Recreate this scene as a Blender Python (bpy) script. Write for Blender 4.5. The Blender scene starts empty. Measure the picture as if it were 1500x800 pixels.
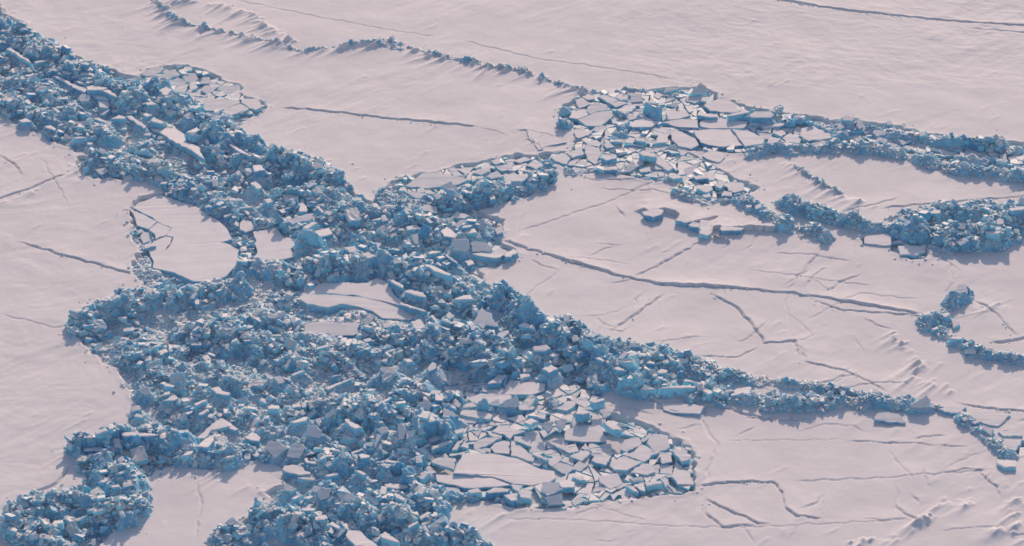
import bpy, bmesh, math, random
import numpy as np
from mathutils import Vector, Matrix
from mathutils.geometry import tessellate_polygon
random.seed(11); rng = np.random.default_rng(11)
R = math.radians
scene = bpy.context.scene
COL = scene.collection
# ---- traced layout: each row is  name|top height m (- = rest on the bed)|tilt deg (+ leans to the near side)|thickness m|outline
TILE = dict(A=(600,600),B=(800,570),C=(660,480),D=(0,20),E=(180,80),F=(0,160),G=(200,200),H=(400,220),I=(560,210),
            J=(340,320),K=(400,440),L=(560,340),M=(100,560),N=(320,580),O=(480,560),Q=(400,640),U=(750,110),V=(960,110),
            W=(920,220),X=(1160,140),Y=(1260,280),Z=(1260,400),S=(1260,560),R=(860,490))
SLABS = """
C4|1.4|48|.8|360,580 440,520 480,490 505,560 480,585
C6|1|-3|1|270,410 350,340 410,345 370,400
C7|.7|0|.9|500,340 570,330 590,350 510,375
C8|.8|2|.9|525,295 600,295 590,320 530,325
C9|2.6|10|1.5|600,140 700,120 735,150 700,170 610,168
C10|2|0|1.3|665,300 740,270 790,300 720,330
D1|2|0|1.1|45,255 85,250 225,350 240,370 190,345
D2|1.6|-2|1|250,350 340,338 350,345 265,362
D3|1.3|0|.8|340,400 430,405 435,420 380,415
D4|1.3|0|.8|440,410 500,420 530,435 510,445 460,430
D5|1.5|0|1|585,435 620,420 690,440 690,460 640,445 590,445
D6|1.3|0|1|560,490 640,510 630,520 570,505
D7|1.8|-2|1.2|630,535 690,520 790,545 740,560 640,560
D7b|1.7|0|1.1|740,560 800,555 865,605 850,610
D8|.9|0|.8|660,590 770,600 800,625 720,620
D9|1.1|16|.7|565,620 600,585 660,600 650,640 590,650
D10|.6|4|.6|720,640 790,630 800,650 790,690 730,685
D11|1.1|2|1|380,455 440,460 520,510 640,550 630,580 530,540 480,505
D12|1.1|0|1|810,770 870,740 920,755 910,770
D13|1.3|0|.9|1060,655 1110,640 1155,665 1080,670
D14|1.2|0|.9|1020,590 1065,565 1080,590 1040,605
D16|1.7|0|1|0,125 40,105 85,110 80,120 30,130
D17|1|0|.9|490,735 560,740 565,750 500,745
D18|.8|0|.8|685,770 720,760 790,790 770,800
D19|1|4|.8|120,440 180,450 200,480 150,480
D20|.9|0|.7|175,645 200,615 230,650 215,665
D21|.9|0|.7|370,640 400,610 410,625 390,645
D22|.9|2|.8|380,690 400,685 450,720 420,725
D23|1.2|0|.8|135,780 190,765 240,790 160,795
E0|1.4|0|.9|260,260 310,235 385,265 310,300
E11|.9|0|1|195,540 385,535 450,580 455,630 550,670 600,765 480,690 340,620 320,600
E12|1.9|-3|1.5|460,570 540,530 570,550 520,570
E13|1|0|1|200,480 225,455 300,490 290,505 215,490
E14|1.2|0|1|160,350 210,340 255,365 180,370
E15|1.8|0|1|770,655 800,660 940,735 930,745 830,700
E16|1.6|0|1|750,545 770,525 820,570 790,580
E17|1.3|2|.9|600,625 625,605 635,650 605,655
E18|1.6|12|.9|440,440 500,415 530,465 470,470
E19|.8|0|.7|20,450 60,445 170,520 150,540 60,480
E20|1.1|0|.9|145,440 165,425 215,440 180,455
E21|1.2|4|.9|120,300 165,265 185,280 160,305
E22|1.1|0|.8|75,220 130,215 155,235 130,255
E23|1.0|0|.9|400,320 410,285 480,300 440,320
F2|.5|10|.6|690,440 780,425 800,450 740,480
F3|.5|14|.6|910,490 960,475 980,510 890,530
F4|1.1|0|1.1|525,205 600,200 640,210 560,215
F5|.9|0|.9|640,240 680,245 670,260 640,255
F6|1|0|.8|540,175 570,160 610,180 570,190
F7|1.2|2|.8|320,125 370,115 410,140 400,155
G1|2.1|0|1.5|850,210 910,205 945,245 860,255
G2|1.3|0|1|830,340 870,320 920,370 890,385
G3|1.3|8|.7|720,265 750,245 765,275 740,285
G4|1|0|1|635,580 690,560 710,565 650,590
G5|1.3|0|.6|750,520 850,510 855,516 760,526
G6|1|0|.8|770,540 800,530 830,560 820,575
G8|.7|0|.7|1060,420 1190,430 1180,460 1090,470
G9|1.6|4|1.2|930,460 980,450 1000,475 960,490
G10|1.2|0|.9|940,190 965,175 995,205 960,215
G11|1.2|0|.9|1010,200 1040,195 1055,215 1030,220
G12|.9|10|.7|130,290 170,275 205,320 130,330
H1|.9|9|.7|110,510 230,470 300,460 290,500 130,550
H2|.8|0|.8|270,600 410,565 440,610 330,640
H3|1.2|0|1|210,570 280,525 330,530 250,575
H4|1.3|4|.9|520,710 590,700 640,740 560,750
H5|1.2|4|.9|640,760 700,740 755,785 680,795
H6|1.4|6|.7|790,480 820,470 845,515 795,520
H7|1.3|0|1|970,560 1050,545 1095,575 980,585
H8|.6|2|.6|205,345 225,345 250,450 190,450
H9|1.4|0|.8|720,390 760,385 780,415 740,420
H10|1.3|18|.7|1010,620 1060,605 1060,690 1030,680
H11|1|0|.8|240,345 300,335 305,355 250,360
H12|1|2|.8|310,410 335,405 375,450 360,460
H13|.9|2|.6|90,490 125,480 135,500 105,515
I7|1.4|0|1|425,640 470,605 555,670 540,690 450,680
I9|1.1|14|.7|520,600 570,560 630,555 560,625
I10|1.6|34|.8|510,700 630,700 640,760 620,790 520,780
I11|1.2|20|.8|640,730 700,715 800,750 790,790 660,790
I12|1|6|.9|820,620 880,610 885,650 840,670
I13|1.3|20|.7|680,690 710,630 730,690
K2|.3|5|.7|800,165 960,155 950,195 810,200
K3|.9|4|.8|1010,150 1080,135 1115,190 1040,235
K4|1.2|0|1.1|650,185 690,178 740,200 700,200
K5|1.6|0|.6|375,640 560,570 580,575 400,655
K6|1.8|19|.8|780,510 800,480 910,490 915,545 860,555
K7|1.7|0|.6|770,750 860,705 870,715 780,760
K8|1.1|11|.6|0,560 50,550 90,595 40,610
K9|1.2|0|.6|60,555 130,575 130,590 80,575
K10|1.9|5|.8|1125,495 1165,450 1195,460 1190,500 1140,520
K11|1.2|0|.9|0,770 40,765 50,790 10,795
K12|1|0|.7|950,430 1000,425 1030,445 985,455
K13|1.1|4|.7|130,540 210,510 235,515 150,550
L1|2.9|-3|1.6|300,235 340,235 440,275 510,310 490,318 380,285
L2|1.4|0|1.4|160,435 200,420 300,440 325,475 270,470
L3|2|-3|1.4|520,490 600,460 650,460 665,490 570,495
L4|2|14|1|665,660 730,550 760,580 800,590 805,635 860,690 760,680 740,710
L5|2|0|1.3|995,680 1040,660 1110,685 1125,710 1050,695
L6|1.7|5|1|835,770 850,735 920,715 930,740 880,780
L7|1.9|0|1|330,150 360,135 430,138 420,150 350,160
L8|2|2|1|445,150 470,160 555,220 545,228 480,185
L9|.8|0|.9|650,160 740,150 900,165 830,190 750,180
L10|1|2|1.1|895,160 960,120 995,145 940,180 900,180
L11|1.6|5|.9|460,610 490,580 530,610 490,640
L12|1.4|0|1.1|40,345 85,345 155,390 150,410 100,385
L13|.9|0|.9|120,525 160,520 330,575 310,580 230,560
L14|1.2|4|.7|350,610 375,605 410,660 395,670
L15|1.6|0|.7|1,170 80,182 80,190 0,180
L16|1.7|0|.8|895,470 915,470 960,520 950,530
L17|.5|0|.8|600,210 650,200 680,230 630,245
L18|1.2|0|.8|145,170 175,150 190,180 160,200
L19|1.0|0|.8|690,370 740,340 750,350 710,380
M1|1.1|0|1.2|110,480 235,470 270,485 235,495 115,500
M2|1.5|16|.8|320,415 370,405 395,480 330,470
M3|2.3|2|2.3|385,366 500,360 690,382 600,392 400,392
M5|1.9|0|1.3|945,470 980,430 1050,390 1070,420 1020,475
M6|1.5|0|1.2|830,540 870,505 920,500 900,525
M7|2|0|1.1|335,670 400,640 450,630 455,645 390,670
M8|1.8|0|1|220,730 290,690 315,705 260,735
M9|1.9|0|.9|310,755 370,745 385,765 320,770
M10|2|0|1.1|920,155 1000,125 1020,130 940,170
M11|1.6|0|1|950,230 1020,190 1035,205 970,240
M12|1.1|10|.9|460,180 520,165 535,195 465,215
M13|1|2|.8|690,135 780,85 810,120 770,135
M14|1.4|3|1|1040,40 1100,30 1130,60 1190,80 1170,95 1080,80
M15|1.4|26|.8|500,50 590,25 610,80 560,90
M16|1.4|0|.9|860,220 915,205 910,220 870,235
M17|.3|0|.7|940,410 1050,300 1130,262 1190,320 1050,350 1000,410
M18|.3|5|.7|760,450 790,410 870,430 870,470
M19|1.2|0|.9|700,75 745,65 745,85 700,95
M20|2|0|.8|325,590 345,565 375,600 360,610
M21|1|4|.8|480,250 500,225 560,245 540,260
M22|.3|0|.7|770,380 800,350 880,345 880,365 820,395
M23|1.2|4|.9|1080,450 1110,430 1150,440 1140,470
N1|1.8|0|1.1|355,80 390,60 450,75 440,95 370,95
N2|1.9|-2|.8|520,190 580,170 630,150 665,155 640,180 560,200
N3|1.7|23|.8|345,370 360,330 440,335 515,380 405,455
N4|1.7|23|.8|500,440 530,350 620,350 640,380 590,455
N5|2.1|30|.8|650,290 655,220 710,210 760,250 740,310
N6|2.7|0|1.2|920,170 945,165 1030,215 1060,230 1000,240 960,215
N7|.9|3|1.3|465,540 480,510 540,500 620,520 680,570 590,580 490,555
N8|.8|4|.9|575,595 690,575 720,600 700,620 620,610
N9|1.5|15|1|480,650 510,640 570,680 540,700 480,690
N10|1.5|14|.8|680,690 700,655 750,665 735,720
N11|1.4|0|1.2|625,460 650,450 660,475 720,480 715,500 640,485
N12|.3|0|.7|0,165 40,160 100,210 150,240 120,255 60,225
N13|1|2|1|190,300 250,260 310,300 300,330 240,325
N14|.6|3|.7|230,240 310,210 330,240 250,265
N15|.6|10|.7|185,440 205,410 235,420 230,460 190,465
N16|1.9|30|.7|780,140 850,90 850,130 800,165
N17|2.4|0|.8|970,410 1050,385 1065,390 980,425
N18|2.6|0|1.4|1020,430 1050,420 1110,435 1100,450 1040,455
N19|2|0|1|780,580 870,560 885,575 800,590
N20|2.6|24|1|1065,720 1090,710 1170,760 1180,790 1150,800 1090,770
N21|2.6|0|1|1000,545 1040,545 1085,570 1060,580
N22|1.5|0|.9|535,750 580,725 600,735 560,755
N23|1.5|0|.9|620,745 670,725 700,735 660,755
N24|1.4|2|.8|845,475 890,475 900,500 850,505
N25|.5|2|.8|245,430 290,410 305,440 270,445
O2|3.6|34|1|510,310 540,290 575,340 560,410 520,420
O2b|3.3|10|1|575,350 640,345 620,390 575,410
O3|3|18|.8|340,460 360,375 395,385 370,440 350,480
O4|2.6|30|.8|650,170 720,120 770,160 740,210
O5|2.4|0|1.1|730,225 750,215 815,245 800,260 760,245
O6|1.8|16|.8|840,255 845,180 960,240 930,255
O7|1.7|-2|1.3|400,570 440,565 560,590 560,600 430,585
O8|1.3|4|1.1|570,605 690,600 680,625 620,640 580,630
O9|1.1|8|1|900,160 940,115 980,160 960,185
O10|2.2|0|.9|365,155 450,110 470,115 390,165
O12|.5|0|.8|475,690 550,680 580,700 520,735
O13|2.6|18|.8|350,340 430,320 450,360 400,380
Q1|2.6|0|1.2|205,525 250,515 315,520 300,540 220,540
Q2|2.3|2|1|400,635 440,618 495,655 480,675 430,650
Q3|2.1|3|1.2|530,720 550,680 640,680 690,740 770,800 600,800 560,760
Q4|2.3|3|1.2|780,710 820,690 880,730 930,770 880,765 800,740
Q6|2.4|0|1.1|880,420 905,410 970,450 960,470 900,445
Q7|2.6|0|1|985,655 1050,615 1070,625 1000,665
Q8|.9|0|.9|810,345 850,335 980,350 990,370 900,380 830,370
Q9|2.2|26|.9|325,430 345,365 440,375 410,440 350,460
Q10|2.4|6|.9|1090,660 1110,640 1150,690 1130,700
Q11|1.9|0|.8|0,600 70,595 65,612 40,620
Q12|2.5|22|.9|470,410 590,405 590,465 500,470
X2|.8|10|.7|330,235 340,200 370,190 390,230 350,250
X3|1.5|10|1|360,160 400,140 460,160 445,185 380,180
X4|1|15|.8|470,215 480,175 520,180 525,230 490,245
X5|.7|12|.7|590,270 600,250 700,260 690,285 620,300
X6|.6|12|.7|610,330 640,300 700,320 690,350
X7|1.3|0|1|300,265 350,258 385,260 350,272
X8|.9|10|.8|690,190 720,175 745,210 700,215
Y1|1.9|0|1|520,150 545,130 590,140 585,160 545,165
Y2|2.5|0|1.3|915,295 960,285 1030,295 1010,310 930,310
Y3|2.1|0|1|955,270 1000,258 1040,265 1020,285 970,285
Y4|2.3|20|.8|700,270 750,235 780,240 770,280
Y5|2|6|1|995,215 1020,195 1060,210 1050,240 1000,245
Y6|.9|8|.7|270,195 310,185 390,215 360,235
Y7|3|0|2.4|1090,125 1150,112 1260,105 1260,125 1110,145
Y10|2.2|30|.9|1160,90 1165,50 1190,40 1215,60 1200,90
Z1|1.5|12|1.2|690,130 720,80 780,85 790,145 740,155
Z2|1.5|0|1.5|455,295 510,275 520,300 470,310
Z3|1.5|0|1|600,295 640,290 660,295 640,315 610,320
Z4|1.1|0|1.1|650,480 680,460 760,465 740,485
Z5|.9|0|.9|740,515 790,505 805,515 770,530
Z6|.6|5|.7|670,340 720,345 730,375 680,400
Z7|.8|0|.9|520,410 560,390 580,405 540,415
Z8|.9|30|.9|770,560 850,560 850,590 770,585
S1|.7|2|1|1000,560 1140,570 1140,620 1060,625 1010,600
S3|1.5|40|1|365,160 490,90 520,130 500,180 380,185
S6|1|12|.9|890,340 900,310 980,340 960,390
S8|.9|6|.8|810,290 870,265 880,290 840,305
R1|2.6|0|1.1|55,170 90,165 140,190 120,200
R2|2.6|0|1.2|180,240 230,235 290,265 220,260
R3|1.9|0|1.3|380,330 430,320 465,330 440,350
R4|1.6|0|1.5|525,392 560,382 700,370 800,375 795,390 650,392
R5|1.5|0|1.2|705,340 720,325 800,345 790,350
R6|1.6|0|1|510,270 540,250 590,260 580,280 530,285
R7|1.9|0|.9|560,130 590,135 640,190 620,190
R8|1|15|.8|650,200 660,170 745,175 740,200 690,215
R9|.9|0|.9|1050,450 1090,395 1200,380 1200,430 1120,440
R10|1.6|0|1.4|380,395 460,385 510,400 400,405
R11|1.6|0|.9|430,205 460,190 500,205 490,215
R12|1.1|6|.8|980,410 1060,400 1080,415 1000,430
V16|1.4|0|1.4|530,290 600,272 680,262 695,272 610,288 540,300
V17|1.7|6|1.7|690,290 730,262 840,265 870,290 850,310 700,310
"""
PLATES = """
A1|.32|0|.8|385,320 600,320 720,345 830,375 960,435 1060,450 1070,500 1030,530 900,555 760,540 600,490 400,470 320,465 350,390
A2|.3|0|.9|190,475 400,477 600,495 740,552 600,567 400,572 330,550 200,525
A3|.75|6|.6|165,390 275,335 330,400 325,440
A4|1|0|1|155,270 300,220 315,235 160,295
A5|.9|0|1|60,290 145,240 150,262 62,300
A6|.8|0|.8|130,215 200,185 255,205 150,240
A7|.9|0|.9|320,155 395,135 390,165 340,180
A8|.3|2|.7|600,160 650,110 850,160 760,185 740,215 690,180
A9|.3|3|.8|615,250 690,225 735,235 730,325 620,315 605,270
A10|.35|2|.8|745,225 920,345 905,380 740,335
A11|.2|6|.8|460,245 560,200 660,210 560,270 480,295
A12|.3|2|.7|765,195 880,200 890,270 820,245 760,225
A13|.5|0|.8|890,300 1020,360 1000,370 900,330
A14|.3|2|.7|1010,230 1160,270 1190,310 1130,300 1020,250
A15|.45|0|.7|150,380 265,320 280,335 180,390
A16|.8|0|1.1|425,590 505,575 530,605 440,610
A17|.8|0|1.1|555,600 620,570 740,580 720,600 580,610
A18|.8|0|1.2|690,625 760,615 795,665 740,665
A19|.75|2|1.1|795,605 830,575 900,600 890,655 810,640
A20|1.3|15|.9|960,600 975,530 1060,530 1125,580 1010,630
A21|.9|26|.8|990,640 1110,610 1125,685 1020,700
A22|.9|-5|.9|1095,545 1130,510 1210,530 1200,570 1120,570
A23|1.5|-3|.7|835,90 890,60 945,85 880,110
A24|1.6|22|.6|960,100 1050,80 1045,130 1010,170
A25|1.6|20|.6|1065,75 1150,70 1130,130 1100,150
A26|.3|2|.6|380,270 400,230 430,250 425,285
A27|.3|2|.6|305,300 340,240 400,210 350,290
A28|.35|3|.7|740,545 830,555 800,600 760,580
A29|.25|3|.7|105,430 150,410 200,460 110,485
B1|1.8|-2|1.1|415,235 500,250 560,295 490,295 450,270
B2|.35|4|.8|135,370 150,290 240,270 390,250 440,350 440,380 330,385 230,380
B3|.45|1|.8|460,555 560,490 700,530 590,595 500,590
B4|.35|3|.8|575,490 710,405 810,470 720,530
B5|.3|5|.7|540,440 570,370 680,350 700,400 590,460
B6|.3|6|.8|740,395 760,350 890,340 910,420 810,475
B7|.35|4|.7|615,610 700,545 760,545 805,605 740,630
B8|.5|1|.8|330,520 350,490 480,490 440,555 370,540
B9|.35|2|.8|170,490 290,445 330,470 260,525
B10|.9|4|1.2|920,450 950,430 1060,480 1050,515 990,530
B11|.6|2|1|920,640 960,590 1050,600 1085,700 960,695
B12|.5|3|.8|825,490 910,455 925,530 850,545
B13|.8|2|1.2|720,680 840,670 850,690 730,710
B14|.6|2|.8|580,705 640,710 680,755 640,745
B19|.6|0|.8|640,702 715,680 725,750 690,740
B15|.3|4|.7|385,640 520,615 560,690 470,735 390,680
B16|2|-2|1.4|215,180 270,135 320,170 270,185
B17|.4|10|.6|390,150 450,140 480,180 420,215
B18|2.2|0|1.2|320,85 420,65 430,80 350,100
B20|.4|2|.7|10,380 130,410 200,460 170,470 40,400
B21|.5|2|.7|190,640 270,635 300,670 250,670
B22|.3|12|.6|610,650 700,640 715,670 640,680
C1|.35|-1|.8|215,460 400,450 430,380 700,410 690,460 600,490 450,490 300,480
C2|.4|1|.8|120,520 220,480 430,490 450,500 370,560 200,560
C3|.4|4|.7|80,570 160,540 200,575 90,590
C11|.7|8|.8|0,550 40,515 80,560 60,585 10,580
C12|.4|0|.8|65,635 100,600 250,610 310,640 290,670 130,650
C13|.9|16|.6|280,555 350,520 365,570 300,570
C14|.5|3|.7|490,570 560,560 620,580 600,600 500,600
C15|.4|2|.7|770,590 860,535 920,540 900,580 850,610
C16|.5|2|.7|620,620 700,630 690,670 640,660
C17|.7|-1|.8|910,630 960,580 1020,620 960,640
E1|.15|9|.7|130,145 200,100 260,85 310,105 230,160
E2|.15|9|.7|255,165 340,115 385,105 420,150 320,185
E3|.15|11|.7|325,200 400,165 470,200 430,235 370,235
E4|.15|10|.7|435,165 460,135 530,135 555,175 500,220
E5|.15|9|.7|560,215 585,165 630,160 655,210
E6|.15|9|.7|570,260 600,225 650,225 660,270 620,290
E7|.15|9|.7|690,255 710,230 850,220 865,250 770,300
E8|.1|5|.7|590,410 600,320 850,330 860,355 700,410
E9|.4|2|.9|865,350 870,325 990,320 1020,380 970,405
E10|.4|3|.9|720,420 860,360 925,400 790,445
I1|.4|6|.8|170,310 290,220 400,210 640,265 560,300 330,330
I2|.9|20|.7|430,310 500,275 570,350 500,355
I3|.4|6|.7|700,190 780,175 790,205 720,230 660,215
I4|.4|6|.7|820,165 940,150 960,200 870,200
I5|.8|2|1|890,260 930,230 1090,220 1050,280 910,310
I6|.15|7|.7|140,340 330,370 380,400 250,400
I8|.3|6|.7|270,440 400,460 410,510 290,490
I14|.3|7|.7|760,240 840,200 890,240 800,260
I15|.3|4|.7|790,130 850,110 870,140 830,155
I16|.3|3|.7|960,130 1040,95 1100,115 1010,145
I17|.4|3|.7|1050,160 1110,125 1190,150 1130,190
I18|.3|3|.7|500,540 550,500 640,530 600,550
U1|.5|-1|.9|415,310 445,262 525,258 560,290 480,320
U2|.35|5|.9|480,325 570,290 660,265 735,260 735,310 650,375 540,370
U3|.4|8|.8|545,265 560,225 620,195 700,235 720,255 660,260 570,285
U4|.4|4|.8|460,180 510,165 580,210 490,245
U5|.4|3|.9|510,160 560,135 610,150 610,175 550,180
U6|.4|4|.8|630,155 680,140 780,185 730,215
U7|.3|3|.8|730,215 780,190 850,205 760,235
U8|.4|0|.8|760,255 830,220 910,215 880,265 800,270
U9|.5|-2|.8|855,365 900,330 990,310 1070,345 1020,380 880,380
U10|.4|1|.7|450,415 610,400 560,440 480,460
U11|.4|1|.8|515,480 620,475 660,500 640,525 560,510
U12|1.2|0|1|655,600 765,590 770,605 690,625
U13|.9|0|.9|660,680 760,665 780,690 680,695
U14|.3|5|.7|525,530 640,530 655,570 620,650 550,620
U15|.6|15|.6|815,705 880,620 920,670 870,705
U16|1.2|0|1.2|925,565 960,550 1060,590 1040,600 960,590
U17|.5|1|.8|1045,500 1080,430 1140,435 1150,490
U18|.5|2|.8|1050,610 1100,600 1180,680 1150,700 1060,650
U19|.3|2|.7|930,690 1010,670 1020,705 940,710
U20|.4|0|.7|830,470 890,460 890,500 830,495
U21|.4|3|.7|670,510 700,485 750,525 690,535
U22|.9|2|.8|900,455 970,470 985,490 910,480
U23|.35|2|.7|280,600 380,570 430,610 400,650 320,630
U24|.4|1|.7|390,560 510,545 525,580 440,605
U25|.3|4|.7|760,165 850,140 850,180 800,185
U26|.35|2|.7|1130,260 1200,240 1200,320 1140,325
U28|.5|13|.7|870,150 950,130 955,190 870,200
U29|.3|2|.7|110,410 230,430 160,490 115,460
U30|.35|2|.7|165,490 240,440 320,445 400,490 250,520 190,550
V1|1.5|26|.8|245,135 330,55 380,95 380,130
V2|.8|16|.7|60,130 80,85 165,80 180,95 110,120
V3|.4|3|.7|225,190 230,150 330,150 340,185 290,205
V4|.4|3|.8|350,220 470,170 540,180 670,265 560,275 400,260
V5|.9|-2|.9|305,290 330,270 440,290 460,305 400,308
V6|.35|2|.8|40,345 200,320 310,330 320,385 180,380
V6b|.35|2|.8|330,375 335,335 460,315 680,340 650,385 400,390
V7|.35|2|.8|110,420 160,405 290,460 320,510 260,540 170,520 120,475
V8a|.4|1|.9|280,405 450,395 550,395 640,515 500,525 390,510 330,490 300,450
V8b|.42|1|.9|560,395 690,410 800,470 790,500 655,520
V9|.35|2|.8|80,280 110,260 220,260 255,295 170,320 100,325
V10|.35|2|.7|820,490 840,445 920,470 870,500
V11|.4|0|.8|855,420 930,400 960,425 920,450
V12|.35|1|.8|930,460 990,420 1070,470 1060,495 970,495
V13|.4|1|.8|1055,440 1070,390 1160,370 1200,400 1200,470 1120,480
V14|.3|3|.7|780,390 850,390 845,430
V15|.5|0|.8|770,375 950,345 930,370 800,388
V20|.3|2|.7|345,590 400,545 500,570 510,600 460,640 370,610
V21|.3|2|.7|0,690 0,640 60,610 110,670 60,690
V22|.4|1|.7|0,480 20,440 80,430 100,480 40,500
W1|1|0|1|100,450 190,420 260,440 250,465 185,490 120,475
W2|.95|1|1|345,510 380,475 440,480 480,520 430,530
W3|.9|2|1|440,545 480,525 525,535 520,565 470,560
W4|.9|0|1|525,610 525,540 615,545 615,600 580,625
W5|.9|0|.9|670,575 680,550 850,570 830,585 690,590
W6|.7|1|1|500,280 530,255 610,260 625,290 570,310
W7|.7|2|.9|635,245 700,225 710,255 680,280 640,265
W8|.7|2|1|730,260 750,235 850,245 850,290 780,310 735,295
W9|.7|2|1.1|685,335 700,295 765,310 760,335
W10|.6|2|1|540,330 600,315 610,340 560,345
W11|1|1|1|290,190 340,165 400,200 330,210
W12|.6|2|.8|470,190 580,180 590,205 500,215
W14|1.3|0|1|860,400 910,400 905,415 870,420
W15|1.4|2|1|925,400 970,390 980,420 930,430
X1|.35|1|.8|55,270 160,220 180,240 290,280 300,310 200,325 80,320
Y8|.5|2|.9|30,380 30,330 200,310 230,330 225,395 150,395
Y9|.5|2|.9|275,400 300,400 430,400 480,440 400,470 290,465
Y11|.4|4|.7|430,430 440,400 480,395 470,450
S2|.5|2|.8|570,195 640,175 780,180 720,225 620,215
S4|.6|11|.7|100,270 125,225 200,215 280,230 340,295 200,290
S5|.4|3|.7|1040,480 1060,410 1190,420 1140,500
S7|.4|3|.7|1010,360 1090,350 1195,365 1190,390 1050,395
S9|.4|3|.7|800,240 820,200 1000,215 1100,240 1010,320 900,300
R13|.35|0|.8|540,502 700,500 870,520 830,580 620,570 560,550
"""
# floes, straight in photo pixels
FLOES = """
F1a|.16|1|1.2|187,304 209.3,313.2 230.2,325.2 217.3,335.5 201,330 195,313
F1b|.18|1|1.2|218,336.3 231.2,325.9 250.8,334.9 242,345 227,350 227,343
F1c|.2|0|1.3|192,303 217,290 236,285 262,294 292,305 315,320 330,332 339,350 322,355 337,358 350,366 346,390 339,396 332,404 307,414 281,411 255,399 223,392 225,384 216,366 225,353 242.3,346 252.5,348 248.7,358 241,368 249.6,358.3 253.8,346.8 243.2,344.9 251.8,334.6 231.2,324.8 210,312.5
F1d|-.1|6|.6|205,347 209,339 218,341 220,353 210,357
F1e|.35|0|.9|210,359 228,354.5 229,360 212,364
FL4|.2|1|1.2|370,339 406,332 414,346 436,350 426,364 434,376 414,380 380,382 355,391 370,378 377,368
G7|.4|2|1|351,328 354,321 368,324 373,336 360,340 351,336
FL2a|.12|1|1|440,432 468,416 490,414 538,414 550,408 568,414 578,432 600,450 604,454.8 578,445 526,433 475,429.8
FL2b|.08|2|1|438,438 440,433 475,431 526,434.4 578,446.6 604,456.4 612,460 600,468 560,466 545,455 520,448 500,445 480,450 450,445
K1|-.1|8|.8|446,475 468,472 528,473 524,488 518,491 488,492 480,488 445,489
"""
FIELD = [  # lowered, rubble-filled areas, photo pixels
 [(-70,-25),(0,14),(60,53),(100,82),(150,98),(200,113),(216,100),(240,95),(275,97),(310,108),(335,118),(352,124),(356,138),(384,146),(391,155),(383,166),(360,178),(340,190),(355,205),(385,222),(440,230),(470,240),(500,262),(515,284),(552,300),
  (568,268),(600,256),(640,248),(672,240),(712,234),(745,226),(792,228),(804,250),(804,268),(780,287),(745,296),(700,308),(735,322),(740,338),(728,352),(762,375),(735,390),(700,390),(720,418),(760,448),(800,468),(860,492),(900,503),(960,513),(1010,528),(1020,545),(1050,560),(1060,592),
  (1000,584),(940,582),(892,570),(885,590),(903,610),(935,618),(985,640),(1022,665),(1020,720),(975,727),(945,737),(880,737),(820,747),(760,747),(730,735),(660,728),(640,760),(662,790),(720,805),(760,840),
  (320,840),(312,800),(330,768),(380,755),(402,735),(385,720),(413,712),(410,690),(390,668),(350,680),(300,690),(270,680),(235,690),(205,698),(215,730),(212,757),(170,778),(148,800),(140,840),
  (0,840),(30,800),(10,765),(15,745),(60,725),(112,714),(125,700),(118,675),(108,655),(180,640),(195,620),(190,560),(150,530),(122,510),(100,487),(110,460),(140,441),(200,427),(206,414),(194,402),(196,380),(197,360),(190,335),(184,306),(212,288),(236,280),(215,260),(180,245),(100,217),(60,197),(20,182),(0,165),(-60,130)],
 [(822,180),(820,160),(850,140),(885,133),(960,130),(1030,128),(1062,146),(1100,155),(1150,165),(1195,172),(1235,186),(1225,206),(1170,212),(1130,218),(1090,225),(1010,222),(1025,235),(1060,250),(1080,262),(1110,275),(1080,295),(1030,300),(1000,280),(990,262),(960,268),(930,262),(880,255),(840,255),(815,240),(790,236),(790,225),(835,222),(845,205),(850,192)],
 [(106,232),(122,226),(140,240),(175,245),(210,262),(180,266),(135,263),(112,252)],
 [(1262,352),(1305,340),(1340,355),(1365,375),(1345,382),(1315,375),(1300,360),(1265,358)],
 [(1470,640),(1500,642),(1520,665),(1480,672)],
 [(1196,178),(1250,176),(1300,183),(1350,193),(1410,204),(1470,207),(1545,212),(1545,264),(1480,257),(1400,242),(1340,228),(1290,219),(1226,213)],
]
HOLES_OUT = [  # unbroken tongues of the sheet inside the first area, kept at sheet level
]
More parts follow.
